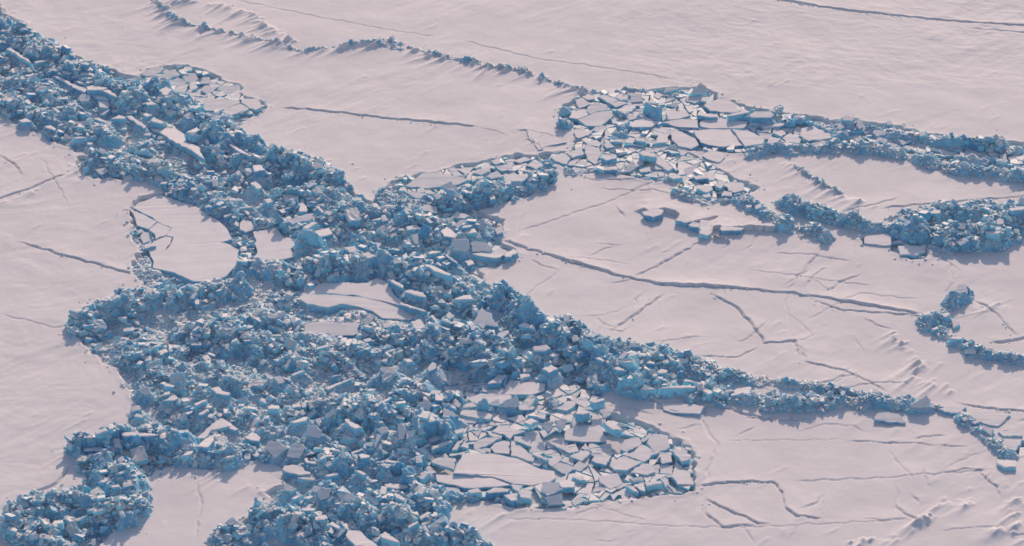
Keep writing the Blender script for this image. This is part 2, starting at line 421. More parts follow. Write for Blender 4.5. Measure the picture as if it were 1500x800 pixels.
RIDGES = """
2.5 5|0,50 80,95 150,130 200,150
1.5 4|-40,80 0,100 60,130 110,170
2.3 4|230,130 290,172 330,203 370,225
1.5 3|-30,145 10,160 60,175 110,190 160,205
2.6 5|300,205 370,232 430,248 490,268
1.8 4|150,240 220,255 280,280 330,308
1.6 3|330,310 380,325 440,340
3 2.6|440,372 460,368
2 5|440,290 520,310 600,330 680,350
2.2 3.4|645,297 700,293 740,283 800,262
1.3 4|570,290 600,320 660,340
2.3 4|350,388 420,400 480,400 540,392
2.5 5|540,385 620,405 680,440 740,460
1.8 4|125,480 200,440 280,438 340,425
2.3 5|300,490 340,502 400,505
1.4 6|210,520 280,560 340,560
1.3 6|380,460 430,520 520,520
2.8 5|600,500 680,505 720,530 735,548
3.2 5|740,450 800,490 860,522 900,550 930,568
1.9 4|880,510 960,527 1010,537
2 2.8|930,570 1020,577 1060,582
1.5 2.7|985,529 1015,539 1045,547
1.5 2.4|1060,583 1120,593 1200,592 1250,592 1300,591
1.1 1.8|1040,547 1110,557 1190,571 1250,581 1330,588
3.8 5|545,625 590,628 635,640
2.4 4|600,590 650,600 700,610
1.8 5|440,590 520,600 560,630
2.8 5|500,690 540,690 590,700
3 5|480,745 540,765 600,735 640,740
2.8 5|560,755 620,775 665,800
2.8 5|400,770 460,785 510,800
1.2 3|330,790 380,768
2.7 3.5|180,645 230,650 262,655
2.8 4.5|130,665 160,695 190,725 205,745
2.8 4.5|45,755 120,745 185,758
2.3 5|30,775 80,800
1.8 3.5|285,668 330,675 390,668
1.8 4|395,640 450,670 480,700
1.6 1.6|827,185 832,175
2.2 2.5|915,192 945,180 968,172
1.1 2|838,250 880,250 915,246
.8 1.8|940,240 975,262
2 2.4|1065,178 1130,180 1185,188
1.5 2.2|1200,192 1240,198 1285,195 1330,205 1400,215 1465,214
1.5 2.2|1100,222 1160,218 1220,220 1300,224 1350,236 1400,248 1460,258 1540,266
1.2 2|1400,235 1450,240 1530,254
1.3 1.2|903,198 918,186 935,182
1.2 1.1|900,206 912,207
1.0 1|975,222 990,230
.9 1|1035,168 1050,175
.9 .9|960,142 1000,141
.9 1|1195,186 1215,190
.8 1|1360,362 1390,372
.9 2|1000,288 1030,299 1060,294 1085,290
1.5 2|1080,292 1110,312 1150,332 1210,350
1.7 2.3|1140,302 1200,318 1260,332 1330,344
1.9 3.5|1330,325 1400,315 1540,312
2.7 3.8|1345,350 1400,357 1465,350
2.6 3.5|1455,335 1540,330
1.7 1.9|1355,475 1380,470 1398,445 1412,432
1.1 1.6|1380,485 1400,503 1430,518 1500,530
.9 1.4|1355,592 1400,605 1440,640 1480,670
.42 .75|225,0 260,30 300,42 350,52 400,62 440,75 520,66 570,60 600,70 640,82 700,95 760,103 820,122 870,135
.6 .8|1165,243 1200,268 1232,283
.5 .9|555,66 590,72
.6 .9|640,80 670,88 700,92
.5 .8|735,99 770,104
.5 .8|820,122 860,132
.5 .9|915,130 950,135
.4 .7|1360,370 1385,378
"""
CRACKS = """
.8 .1|928,310 940,311.5 957,317 975,310.5 990,315.5 997,326 1012,332 1022,329 1027,346 1039,349 1046,338 1054,337 1058,341 1095,338 1165,341
.35 .3|412,157 480,163 560,172 640,180 700,187
.1 .25|700,187 730,194 745,200
.5 .35|735,352 790,370 860,390 900,402 960,415 1040,420 1100,425 1160,430 1220,440 1280,450 1350,462
.18 .3|930,405 975,382 1030,352 1068,336
.2 .35|895,487 940,452 975,427
.3 .35|1040,430 1080,450 1105,480 1120,503 1165,500 1168,520
.22 .3|1170,530 1200,535 1240,545 1270,558 1300,575
.32 .3|25,355 70,367 100,377 140,387 197,402
.22 .4|-20,296 40,278 80,262 100,255
.2 .3|-5,226 20,240 32,258
.25 .3|945,583 965,592 1000,590 1040,594 1070,600 1110,612 1160,616 1190,613
.5 .4|967,600 990,607 1025,609
.12 .6|1035,592 1028,615 1040,640 1052,650 1045,670 1037,690 1035,708
.15 .25|880,596 915,596 960,609
.28 .3|1020,712 1090,707 1130,707 1145,720 1150,745 1170,758 1210,762
.3 .3|1030,730 1070,750 1110,768 1130,770
.22 .3|1110,771 1060,774 1030,752 1034,740
.15 .3|1090,773 1105,797
.06 .25|740,760 830,762 950,770 1060,775 1170,770 1340,760
.06 .25|870,738 905,752 950,765
.22 .25|1090,612 1180,612
.15 .22|1240,645 1320,650 1420,656
.05 .2|1060,645 1240,643
.1 .25|1160,705 1240,702 1400,694 1460,690
.18 .3|1430,692 1445,705 1462,716 1460,730
.15 .3|1455,690 1442,706
.15 .3|1310,735 1320,750 1345,762 1362,768
.08 .25|1260,760 1340,762
.25 .3|1400,590 1440,598 1540,609
.42 .4|1120,-4 1200,11 1240,17 1330,25 1400,31 1540,40
.12 .4|1420,41 1540,51
.07 .3|340,-2 470,25 560,42 640,55
.1 .3|680,60 780,85 860,95 960,110 985,118
.18 .25|1010,523 1040,521 1080,525 1112,508
.14 .3|1150,420 1175,400 1210,360
.14 .3|1210,430 1230,415 1268,400
.2 .3|1190,440 1230,455 1330,462 1360,466
.14 .25|1260,465 1310,486
.2 .3|1425,440 1445,448 1470,472 1490,492
.3 .5|1450,503 1540,490
.2 .3|1290,306 1330,302 1400,296 1540,283
.15 .3|1230,312 1290,298 1320,290
.2 .25|850,258 870,264 940,264
.15 .25|880,277 960,280 990,288
.07 .4|760,440 830,390
.1 .4|760,340 880,300 950,270 990,262
.12 .3|290,705 296,740 286,790
.3 .4|0,744 30,730 60,717 85,706 105,680
.18 .3|212,288 232,289
.4 .3|757,192 770,193 782,212 798,224
.1 .25|772,193 800,198 825,205
.15 .3|800,225 830,222
.08 .3|1100,395 1160,405 1280,420
.08 .3|1180,470 1260,430 1350,440
.1 .3|1130,370 1190,375 1250,385
.12 .25|1210,345 1180,400 1150,425
.1 .3|0,460 80,480 120,470
.08 .3|60,230 80,265 100,300
.12 .3|1140,600 1180,570 1260,545
.08 .3|1300,660 1340,705
.2 .25|955,598 985,600 1032,605 1036,598
"""
DRIFTS = """
170 .5|225,0 260,30 300,42 350,52 400,62 440,75 520,66 570,60 600,70 640,82 700,95 760,103 820,122 880,140
90 .4|262,0 330,8 370,20 395,40 430,62
40 .3|1155,238 1200,268 1240,290 1285,302
26 .35|1310,490 1330,510 1352,535 1330,545
10 .35|1340,555 1380,560 1390,570
22 .36|1395,735 1350,765 1300,795
12 .3|1380,735 1420,740
26 .32|1450,770 1500,790 1480,740 1520,730
8 .4|100,228 140,240
14 .25|290,690 330,700 380,720 410,730
8 .12|680,120 630,200 590,270
7 .4|1240,800 1280,790
12 .2|0,300 40,285 90,262
12 .3|1400,430 1450,470 1470,440
10 .15|640,740 700,765 740,750
"""

# ------------------------------------------------------------------ camera
DEP = R(30); DIST = 442.0; HFOV = R(20.5)
CAM = np.array([0.0, -DIST*math.cos(DEP), DIST*math.sin(DEP)])
FWD = np.array([0.0, math.cos(DEP), -math.sin(DEP)]); UP = np.array([0.0, math.sin(DEP), math.cos(DEP)]); RT = np.array([1.0, 0, 0])
FPX = 750/math.tan(HFOV/2)
def ray(px, py):
    d = FWD + RT*((px-750)/FPX) + UP*((400-py)/FPX)
    return d
def at(px, py, z=0.0):
    d = ray(px, py); t = (z-CAM[2])/d[2]
    return CAM + d*t
def proj(p):
    v = np.asarray(p, float)-CAM
    w = v@FWD
    return 750+FPX*(v@RT)/w, 400-FPX*(v@UP)/w
def pts(s):
    return [tuple(float(a) for a in q.split(',')) for q in s.split()]
def wpts(pl, z=0.0):
    return np.array([at(a, b, z)[:2] for a, b in pl])
cam = bpy.data.cameras.new('camera'); cam.sensor_width = 36; cam.lens = 18/math.tan(HFOV/2); cam.clip_start = 1; cam.clip_end = 30000
co = bpy.data.objects.new('camera', cam); COL.objects.link(co)
co.location = CAM; co.rotation_euler = (R(90)-DEP, 0, 0); scene.camera = co

# ------------------------------------------------------------------ noise
def _h(ix, iy, seed):
    h = (ix.astype(np.int64)*374761393 + iy.astype(np.int64)*668265263 + seed*2147483647) & 0xffffffff
    h = ((h ^ (h >> 13))*1274126177) & 0xffffffff
    return ((h ^ (h >> 16)) & 0xffff)/65535.0
def noise(x, y, seed=0):
    ix = np.floor(x); iy = np.floor(y); fx = x-ix; fy = y-iy
    def g(dx, dy):
        a = _h(ix+dx, iy+dy, seed)*2*math.pi
        return np.cos(a)*(fx-dx)+np.sin(a)*(fy-dy)
    u = fx*fx*fx*(fx*(fx*6-15)+10); v = fy*fy*fy*(fy*(fy*6-15)+10)
    return 1.5*((g(0, 0)*(1-u)+g(1, 0)*u)*(1-v)+(g(0, 1)*(1-u)+g(1, 1)*u)*v)
def fbm(x, y, seed=0, o=4, k=.5):
    s = 0; a = 1.0
    for i in range(o):
        s = s + a*noise(x*2**i, y*2**i, seed+i*17); a *= k
    return s
def sst(x):
    x = np.clip(x, 0, 1); return x*x*(3-2*x)

# ------------------------------------------------------------------ grid (fine where the picture looks, coarse to the horizon)
def axis(a, b, st):
    m = np.arange(a, b+st, st); out = []; s = st; v = 0
    while v < 9000:
        s *= 1.17; v += s; out.append(v)
    out = np.array(out)
    return np.concatenate([a-out[::-1], m, m[-1]+out])
XS = axis(-104, 104, .165); YS = axis(-80, 110, .195)
NX, NY = len(XS), len(YS)
X, Y = np.meshgrid(XS, YS)
def win(x0, x1, y0, y1):
    i0, i1 = np.searchsorted(XS, [x0, x1]); j0, j1 = np.searchsorted(YS, [y0, y1])
    return slice(max(j0-1, 0), min(j1+1, NY)), slice(max(i0-1, 0), min(i1+1, NX))
def segdist(x, y, a, b):
    d = b-a; L = max((d**2).sum(), 1e-9)
    t = np.clip(((x-a[0])*d[0]+(y-a[1])*d[1])/L, 0, 1)
    ex = x-a[0]-t*d[0]; ey = y-a[1]-t*d[1]
    cr = d[0]*(y-a[1])-d[1]*(x-a[0])
    return np.hypot(ex, ey), np.sign(cr)
def polydist(x, y, P):
    """signed distance to polygon, + inside"""
    dm = np.full(x.shape, 1e9); ins = np.zeros(x.shape, bool); n = len(P)
    for i in range(n):
        a, b = P[i], P[(i+1) % n]
        d, _ = segdist(x, y, a, b); dm = np.minimum(dm, d)
        if a[1] != b[1]:
            c = ((a[1] > y) != (b[1] > y)) & (x < (b[0]-a[0])*(y-a[1])/(b[1]-a[1])+a[0])
            ins ^= c
    return np.where(ins, dm, -dm)
def look(G, x, y):
    j = np.clip(np.searchsorted(YS, y), 0, NY-1); i = np.clip(np.searchsorted(XS, x), 0, NX-1)
    return G[j, i]
WX, WY = .707, .707            # wind runs along this line
def windy(x, y):
    return x*WX+y*WY, -x*WY+y*WX

# ------------------------------------------------------------------ heights of the snow sheet
near = (np.abs(X) < 260) & (Y > -200) & (Y < 300)
a_, b_ = windy(X, Y)
patch = sst((fbm(X/26, Y/26, 3, 3)+.25)/.7)
G = .22*fbm(X/38, Y/38, 5, 3)+np.where(near, .10*noise(X/17+.6*noise(X/9, Y/9, 12), Y/10, 13), 0) + np.where(near, patch*.06*fbm(a_/9+.5*noise(X/11, Y/11, 9), b_/2.6, 21, 3), 0)
G += np.where(near, .035*fbm(X/4.2, Y/4.2, 31, 3), 0)
dune = sst((Y-58)/14)*sst((X-5)/30)                       # rippled snow in the far corner
a2, b2 = X*.93-Y*.36, X*.36+Y*.93
G += np.where(near, dune*.085*np.abs(fbm(a2/5.5, b2/3.2, 77, 4)), 0)
lf = sst((-44-X)/22)
G += np.where(near, lf*.05*fbm((X+Y)/8+noise(X/9, Y/9, 58), (Y-.6*X)/4.4+noise(X/7, Y/7, 59), 57, 4), 0)
ROUGH = noise(X/1.3, Y/1.3, 91)
extra = []
for _ in range(85):
    c = np.array(at(random.uniform(720, 1490), random.uniform(270, 795))[:2]); an = R(random.choice((28, 40, 118, 140, 5, 75))+random.gauss(0, 12)); n_ = random.randint(2, 5); row = [c]
    for _k in range(n_):
        an += random.gauss(0, .28); row.append(row[-1]+random.uniform(.8, 3.2)*np.array((math.cos(an), math.sin(an))))
    extra.append(f'{random.uniform(.05, .17):.3f} .25|'+' '.join('%.1f,%.1f' % proj((*q, 0)) for q in row))
CRUMB = []
for row in CRACKS.strip().split('\n')+extra:
    hd, q = row.split('|'); H, w = map(float, hd.split()); P = wpts(pts(q))
    Lw = 1.6 if H < .6 else 5
    jag = random.randint(0, 999)
    if P[0][0] > P[-1][0]: P = P[::-1]
    s = win(P[:, 0].min()-3*Lw, P[:, 0].max()+3*Lw, P[:, 1].min()-3*Lw, P[:, 1].max()+3*Lw)
    x = X[s]+.35*noise(X[s]/1.7, Y[s]/1.7, jag); y = Y[s]+.35*noise(X[s]/1.7, Y[s]/1.7, jag+5)
    D = np.full(x.shape, 1e9); SG = np.zeros(x.shape); EN = np.ones(x.shape)
    for k in range(len(P)-1):
        a, b = P[k], P[k+1]; d, sg = segdist(x, y, a, b); m = d < D
        D[m] = d[m]; SG[m] = sg[m]; dd = b-a; L = math.hypot(*dd); t = ((x-a[0])*dd[0]+(y-a[1])*dd[1])/L
        en = np.ones(x.shape)
        if k == 0: en = np.minimum(en, sst(t/2.5+.15))
        if k == len(P)-2: en = np.minimum(en, sst((L-t)/2.5+.15))
        EN[m] = en[m]
    hv = .55*H*(.55+.75*(.5+noise(x/7, y/7, jag+9)))
    if H > .6: hv = H
    if .18 < H < .7:
        for k in range(len(P)-1):
            L = math.hypot(*(P[k+1]-P[k])); nv = np.array((P[k+1]-P[k])[::-1])*(1, -1)/L
            for _k in range(int(L*random.choice((0, .4, 1.5))*(.6+H))):
                CRUMB.append((*(P[k]+(P[k+1]-P[k])*random.random()+nv*random.gauss(.25, .35)), random.uniform(.1, .16+.3*H*random.random())))
    G[s] += np.where(SG > 0, hv*np.exp(-(D/Lw)**1.2)*EN, 0)
    G[s] -= np.where(D < w*.55, np.minimum(.03+.9*H, .3)*(1-(D/(w*.55))**2)*EN, 0)
for row in DRIFTS.strip().split('\n'):
    hd, q = row.split('|'); n, H = hd.split(); n = int(n); H = float(H); P = wpts(pts(q))
    seg = np.hypot(*(P[1:]-P[:-1]).T); cum = np.concatenate([[0], np.cumsum(seg)])
    for i in range(n):
        u = random.random()*cum[-1]
        while noise(np.array([u/2.6]), np.array([n*1.3]), 7)[0] < random.uniform(-.5, .35): u = random.random()*cum[-1]
        k = min(np.searchsorted(cum, u, 'right')-1, len(seg)-1); f = (u-cum[k])/seg[k]
        c = P[k]+(P[k+1]-P[k])*f+rng.normal(0, .45, 2)
        h = H*(.25+.85*random.random()**2); Lt = random.choice((.8, 2, 4, 5.5))*random.uniform(.6, 1.0); wd = random.uniform(.2, .36); wl = random.uniform(.5, 1.2)
        an = R(45+random.gauss(0, 8)); ca, sa = math.cos(an), math.sin(an)
        s = win(c[0]-12, c[0]+6, c[1]-12, c[1]+6)
        al = (X[s]-c[0])*ca+(Y[s]-c[1])*sa; ac = -(X[s]-c[0])*sa+(Y[s]-c[1])*ca
        al = al+.25*ROUGH[s]
        pr = np.where(al > 0, np.exp(-(al/.35)**2), np.exp(-(al/Lt)**2))
        wdl = wd*(1+np.clip(-al/Lt, 0, 2)*.8)
        G[s] = np.maximum(G[s], G[s]*.5+h*pr*np.exp(-(np.abs(ac)/wdl)**1.5)+.5*G[s])

PAVE = [[(655,600),(675,587),(700,562),(740,547),(790,552),(850,567),(880,582),(888,612),(905,612),(935,622),(985,642),(1018,665),(1016,718),(975,722),(945,732),(880,732),(820,742),(760,742),(730,732),(662,726),(630,708),(622,680),(610,660),(640,632)],
        [(578,280),(600,262),(640,252),(672,245),(712,239),(745,231),(788,233),(797,248),(760,256),(715,262),(690,272),(650,285),(610,292)],
        [(828,180),(826,162),(850,144),(885,137),(960,134),(1030,132),(1060,149),(1100,158),(1150,170),(1185,180),(1190,190),(1225,190),(1220,204),(1170,209),(1130,214),(1090,221),(1010,218),(1022,235),(1056,252),(1076,264),(1100,275),(1080,290),(1030,296),(1004,278),(992,258),(960,264),(930,258),(880,251),(845,251),(820,238),(795,232),(840,218),(850,205),(855,192)],
        [(220,103),(240,98),(275,100),(310,110),(335,121),(350,126),(353,138),(380,148),(386,156),(375,165),(340,178),(310,165),(280,150),(240,125)],
        [(1265,353),(1305,342),(1338,357),(1360,375),(1345,380),(1315,372),(1300,358)],
        [(1475,642),(1500,645),(1515,664),(1484,668)],
        [(1240,188),(1300,196),(1360,210),(1440,222),(1510,228),(1510,246),(1440,235),(1360,226),(1300,215),(1240,212)],
        [(690,385),(705,350),(760,372),(735,385)]]
for i in range(900):                                      # small wind-carved drifts, in patches
    c = np.array(at(random.uniform(-60, 1560), random.uniform(-20, 820))[:2])
    if noise(np.array([c[0]/17]), np.array([c[1]/17]), 201)[0] < random.uniform(0, .5): continue
    h = random.uniform(.03, .13); Lt = random.uniform(.8, 4); wd = random.uniform(.2, .5); an = R(45+random.gauss(0, 14)); ca, sa = math.cos(an), math.sin(an)
    s = win(c[0]-8, c[0]+4, c[1]-8, c[1]+4)
    al = (X[s]-c[0])*ca+(Y[s]-c[1])*sa+.3*ROUGH[s]; ac = -(X[s]-c[0])*sa+(Y[s]-c[1])*ca+.2*ROUGH[s]
    G[s] += h*np.where(al > 0, np.exp(-(al/.4)**2), np.exp(-(al/Lt)**2))*np.exp(-(np.abs(ac)/wd)**1.6)
# ------------------------------------------------------------------ the broken areas
E = np.full(X.shape, -1e3)                                # distance inside the lowered areas
for q in FIELD:
    P = wpts(q); s = win(P[:, 0].min()-4, P[:, 0].max()+4, P[:, 1].min()-4, P[:, 1].max()+4)
    x = X[s]+.55*noise(X[s]/1.6, Y[s]/1.6, 41)+.9*noise(X[s]/5, Y[s]/5, 43)
    y = Y[s]+.55*noise(X[s]/1.6, Y[s]/1.6, 42)+.9*noise(X[s]/5, Y[s]/5, 44)
    E[s] = np.maximum(E[s], polydist(x, y, P))
S = np.zeros(X.shape)                                     # ridges of heaped ice
rn = .5+.75*fbm(X/3.4, Y/3.4, 61, 3)
for row in RIDGES.strip().split('\n'):
    hd, q = row.split('|'); H, w = map(float, hd.split()); P = wpts(pts(q))
    s = win(P[:, 0].min()-w*1.6, P[:, 0].max()+w*1.6, P[:, 1].min()-w*1.6, P[:, 1].max()+w*1.6)
    d = np.full(X[s].shape, 1e9)
    for k in range(len(P)-1):
        d = np.minimum(d, segdist(X[s], Y[s], P[k], P[k+1])[0])
    ww = w*np.clip(.6+.65*rn[s], .25 if w > 1 else .65, 1.4)
    cut = sst(1.15+E[s]/1.1) if w >= 3 and P[:, 0].mean() < 40 else 1.0
    S[s] = np.maximum(S[s], cut*1.05*H*(.4+.8*np.clip(rn[s], -.1 if w > 1 else .35, 1.3))*np.clip(1-(d/ww)**1.5, 0, 1))
infield = E > 0
G = np.where(E > -1.2, G+.10*sst((E+1.2)/1.2)*(.6+noise(X/2, Y/2, 51)), G)
G = np.where(infield, G*(1-sst(E/.6))-.95*sst(E/.6), G)
pavd = np.zeros(X.shape)
for q in PAVE:
    P = wpts(q); s = win(P[:, 0].min()-1, P[:, 0].max()+1, P[:, 1].min()-1, P[:, 1].max()+1)
    pavd[s] = np.maximum(pavd[s], sst(polydist(X[s], Y[s], P)/1.2+.5))
G = np.where(infield, np.maximum(G, -.95+.4*pavd), G)
mound = np.clip(fbm(X/7.5, Y/7.5, 71, 3)+.1, -.5, 1.2)
base = np.where(infield, -.45-.3*sst(E/3)+(.85*mound*sst(E/2.5)+.25*sst(E/3))*(1-pavd)+0*pavd, G-.16)
BED = base+S
MASK = infield | (S > .12)

# ------------------------------------------------------------------ flat pieces: where they lie
class Piece: pass
PIECES = []
def read(block, kind):
    for row in block.strip().split('\n'):
        n, h, t, th, q = row.split('|'); t = float(t)-(random.uniform(1, 7) if kind == 'slab' and float(t) < 5 else 0)
        p = Piece(); p.key = n; p.kind = kind; p.h = float(h); p.tilt = R(float(t)); p.th = float(th); q = pts(q)
        if kind != 'floe':
            ox, oy = TILE[n[0]]; q = [(ox+a/5, oy+b/5) for a, b in q]
        p.px = q; PIECES.append(p)
read(FLOES, 'floe'); read(PLATES, 'plate'); read(SLABS, 'slab')
def frame(c, n, roll=0):
    n = n/np.linalg.norm(n); u = np.cross([0, 1, 0], n); u /= np.linalg.norm(u); v = np.cross(n, u)
    return u, v, n
def settle(p):
    cx, cy = np.mean([a for a, b in p.px]), np.mean([b for a, b in p.px])
    p.c = at(cx, cy, p.h); ro = p.roll if hasattr(p, 'roll') else random.gauss(0, .03)
    u, v, n = frame(p.c, np.array([math.sin(ro), -math.sin(p.tilt), math.cos(p.tilt)]))
    p.u, p.v, p.n = u, v, n; L = []
    for a, b in p.px:
        d = ray(a, b); t = ((p.c-CAM)@n)/(d@n); w = CAM+d*t-p.c
        L.append((w@u, w@v))
    L = np.array(L)
    ar = .5*np.sum(L[:, 0]*np.roll(L[:, 1], -1)-np.roll(L[:, 0], -1)*L[:, 1])
    if ar < 0: L = L[::-1]; p.px = p.px[::-1]
    p.L = L; p.area = abs(ar)
    p.W = p.c[:2]+L[:, :1]*u[:2]+L[:, 1:]*v[:2]
for p in PIECES: settle(p)
# filler plates between the traced ones
def inany(P2, qs, m=0):
    out = np.zeros(len(P2), bool)
    for p in qs:
        lo = p.W.min(0)-1; hi = p.W.max(0)+1
        k = np.all((P2 > lo) & (P2 < hi), 1) & ~out
        if k.any(): out[k] |= polydist(P2[k, 0], P2[k, 1], p.W) > -m
    return out
def clip(poly, m, n):
    out = []
    for i in range(len(poly)):
        a, b = poly[i], poly[(i+1) % len(poly)]; da, db = (a-m)@n, (b-m)@n
        if da <= 0: out.append(a)
        if (da < 0) != (db < 0) and da != db: out.append(a+(b-a)*da/(da-db))
    return out
traced = list(PIECES); fills = []
for ri, q in enumerate(PAVE):
    P = wpts(q); lo, hi = P.min(0)-1, P.max(0)+1
    todo_ = [[lo, np.array((hi[0], lo[1])), hi, np.array((lo[0], hi[1]))]]
    while todo_:
        poly = todo_.pop(); A = np.array(poly); c = A.mean(0); pa = .5*abs(np.sum(A[:, 0]*np.roll(A[:, 1], -1)-np.roll(A[:, 0], -1)*A[:, 1]))
        pd = polydist(A[:, 0], A[:, 1], P); cd = polydist(c[:1], c[1:], P)[0]
        if pa < .35 or (pd.max() < -2 and cd < 0 and pa < 20): continue
        if pa > 1.1*math.exp(random.gauss(.75, .65)) or (pd.min() < -.5 and pa > .9):
            ev, ew = np.linalg.eigh(np.cov(A.T)); d = ew[:, 1]; th = math.atan2(d[1], d[0])+random.gauss(0, .42)
            nn = np.array((math.cos(th), math.sin(th))); m = c+np.array(d)*math.sqrt(ev[1])*random.gauss(0, .28)
            g_ = random.choice((.01, .03, .05, .09))
            todo_ += [clip(poly, m-nn*g_, nn), clip(poly, m+nn*g_, -nn)]; todo_ = [t for t in todo_ if len(t) > 2]; continue
        if pd.min() < -.5 or cd < .1 or inany(c[None], traced, .15)[0]: continue
        poly = [v+np.array((1.1*noise(v[:1]/5.5, v[1:]/5.5, 301)[0]+.35*noise(v[:1]/1.6, v[1:]/1.6, 303)[0], 1.1*noise(v[:1]/5.5, v[1:]/5.5, 302)[0]+.35*noise(v[:1]/1.6, v[1:]/1.6, 304)[0])) for v in poly]
        p = Piece(); p.kind = 'plate'; p.key = 'fill'; p.h = random.uniform(-.08, .14) if ri != 3 else .03; p.tilt = R(random.gauss(2.5, 3.5)); p.th = .6; p.roll = random.gauss(0, .04)
        if pa < 2.5 and random.random() < .12: p.tilt = R(random.uniform(-12, 25)); p.h += .3
        p.px = [proj((*w, p.h)) for w in poly]; settle(p); p.parea = pa; fills.append(p)
fills.sort(key=lambda p: -p.parea)
nf = len(fills); PIECES += fills[:150]; SMALL = fills[150:]
print('pieces', len(PIECES), 'fillers', nf)
COVER = np.zeros(X.shape, bool); TOPZ = np.full(X.shape, -99.0)
for p in PIECES:                                          # heap ice under each piece, and keep it from poking through
    s = win(p.W[:, 0].min()-3.5, p.W[:, 0].max()+3.5, p.W[:, 1].min()-3.5, p.W[:, 1].max()+3.5)
    d = polydist(X[s], Y[s], p.W)
    zp = p.c[2]-((X[s]-p.c[0])*p.n[0]+(Y[s]-p.c[1])*p.n[1])/p.n[2]
    if p.kind == 'slab':
        tgt = np.minimum(p.h-.65*p.th, zp-.5*p.th)
        BED[s] = np.where(d > -3.2, np.maximum(BED[s], tgt-.9*np.clip(-d, 0, 9)), BED[s])
        MASK[s] |= (d > -1) & (BED[s] > G[s])
    if p.kind == 'floe':
        BED[s] = np.where((d > -.35) & infield[s], np.maximum(BED[s], zp-.55), BED[s])
for p in PIECES:
    s = win(p.W[:, 0].min()-1, p.W[:, 0].max()+1, p.W[:, 1].min()-1, p.W[:, 1].max()+1)
    d = polydist(X[s], Y[s], p.W)
    zp = p.c[2]-((X[s]-p.c[0])*p.n[0]+(Y[s]-p.c[1])*p.n[1])/p.n[2]
    k = d > -.25
    BED[s] = np.where(k, np.minimum(BED[s], zp-.4*p.th), BED[s])
    k = d > 0; COVER[s] |= k; TOPZ[s] = np.where(k, np.maximum(TOPZ[s], zp), TOPZ[s])
BED += MASK*(.16*fbm(X/.9, Y/.9, 81, 2)-.05)
BED = np.where(MASK, BED, G-.5)

# ------------------------------------------------------------------ materials
def nodes(name):
    m = bpy.data.materials.new(name); m.use_nodes = True; nt = m.node_tree; nt.nodes.clear()
    o = nt.nodes.new('ShaderNodeOutputMaterial'); b = nt.nodes.new('ShaderNodeBsdfPrincipled'); nt.links.new(b.outputs[0], o.inputs[0])
    return m, nt, b
def N(nt, t, **k):
    n = nt.nodes.new(t)
    for a, v in k.items():
        if isinstance(a, str) and hasattr(n, a): setattr(n, a, v)
    return n
def noisetex(nt, co, scale, det=4, rough=.55):
    n = nt.nodes.new('ShaderNodeTexNoise'); n.inputs['Scale'].default_value = scale; n.inputs['Detail'].default_value = det; n.inputs['Roughness'].default_value = rough
    nt.links.new(co, n.inputs['Vector']); return n.outputs['Fac']
def ramp(nt, f, a, b, ca, cb):
    r = nt.nodes.new('ShaderNodeValToRGB'); r.color_ramp.elements[0].position = a; r.color_ramp.elements[1].position = b
    r.color_ramp.elements[0].color = (*ca, 1); r.color_ramp.elements[1].color = (*cb, 1); nt.links.new(f, r.inputs[0]); return r.outputs[0]
def mix(nt, f, a, b):
    n = nt.nodes.new('ShaderNodeMix'); n.data_type = 'RGBA'
    for s, v in ((0, f), (6, a), (7, b)):
        if hasattr(v, 'type') and hasattr(v, 'is_output'): nt.links.new(v, n.inputs[s])
        elif s == 0: n.inputs[0].default_value = v
        else: n.inputs[s].default_value = (*v, 1)
    return n.outputs[2]
def mth(nt, op, a, b=0.0, c=None):
    n = nt.nodes.new('ShaderNodeMath'); n.operation = op
    for i, v in enumerate((a, b)):
        if hasattr(v, 'is_output'): nt.links.new(v, n.inputs[i])
        else: n.inputs[i].default_value = v
    return n.outputs[0]
def bump(nt, b, h, dist, st=1.0):
    n = nt.nodes.new('ShaderNodeBump'); n.inputs['Distance'].default_value = dist; n.inputs['Strength'].default_value = st
    nt.links.new(h, n.inputs['Height']); nt.links.new(n.outputs[0], b.inputs['Normal'])
SNOW_A, SNOW_B = (.765, .685, .68), (.825, .74, .735)
ICE_D, ICE_L = (.022, .265, .51), (.35, .76, .90)
def snow_mat(name, sc=1.0, w=1.0):
    m, nt, b = nodes(name); g = N(nt, 'ShaderNodeNewGeometry').outputs['Position']
    b.inputs['Roughness'].default_value = .85; b.inputs['Specular IOR Level'].default_value = .13
    f = noisetex(nt, g, .12*sc, 5); nt.links.new(ramp(nt, f, .35, .65, [c*w for c in SNOW_A], [c*w for c in SNOW_B]), b.inputs['Base Color'])
    h = noisetex(nt, g, 1.1, 6, .6); bump(nt, b, h, .14, .2)
    return m
M_SHEET = snow_mat('wind_packed_snow'); M_CAP = snow_mat('slab_snow', 3, 1.07)
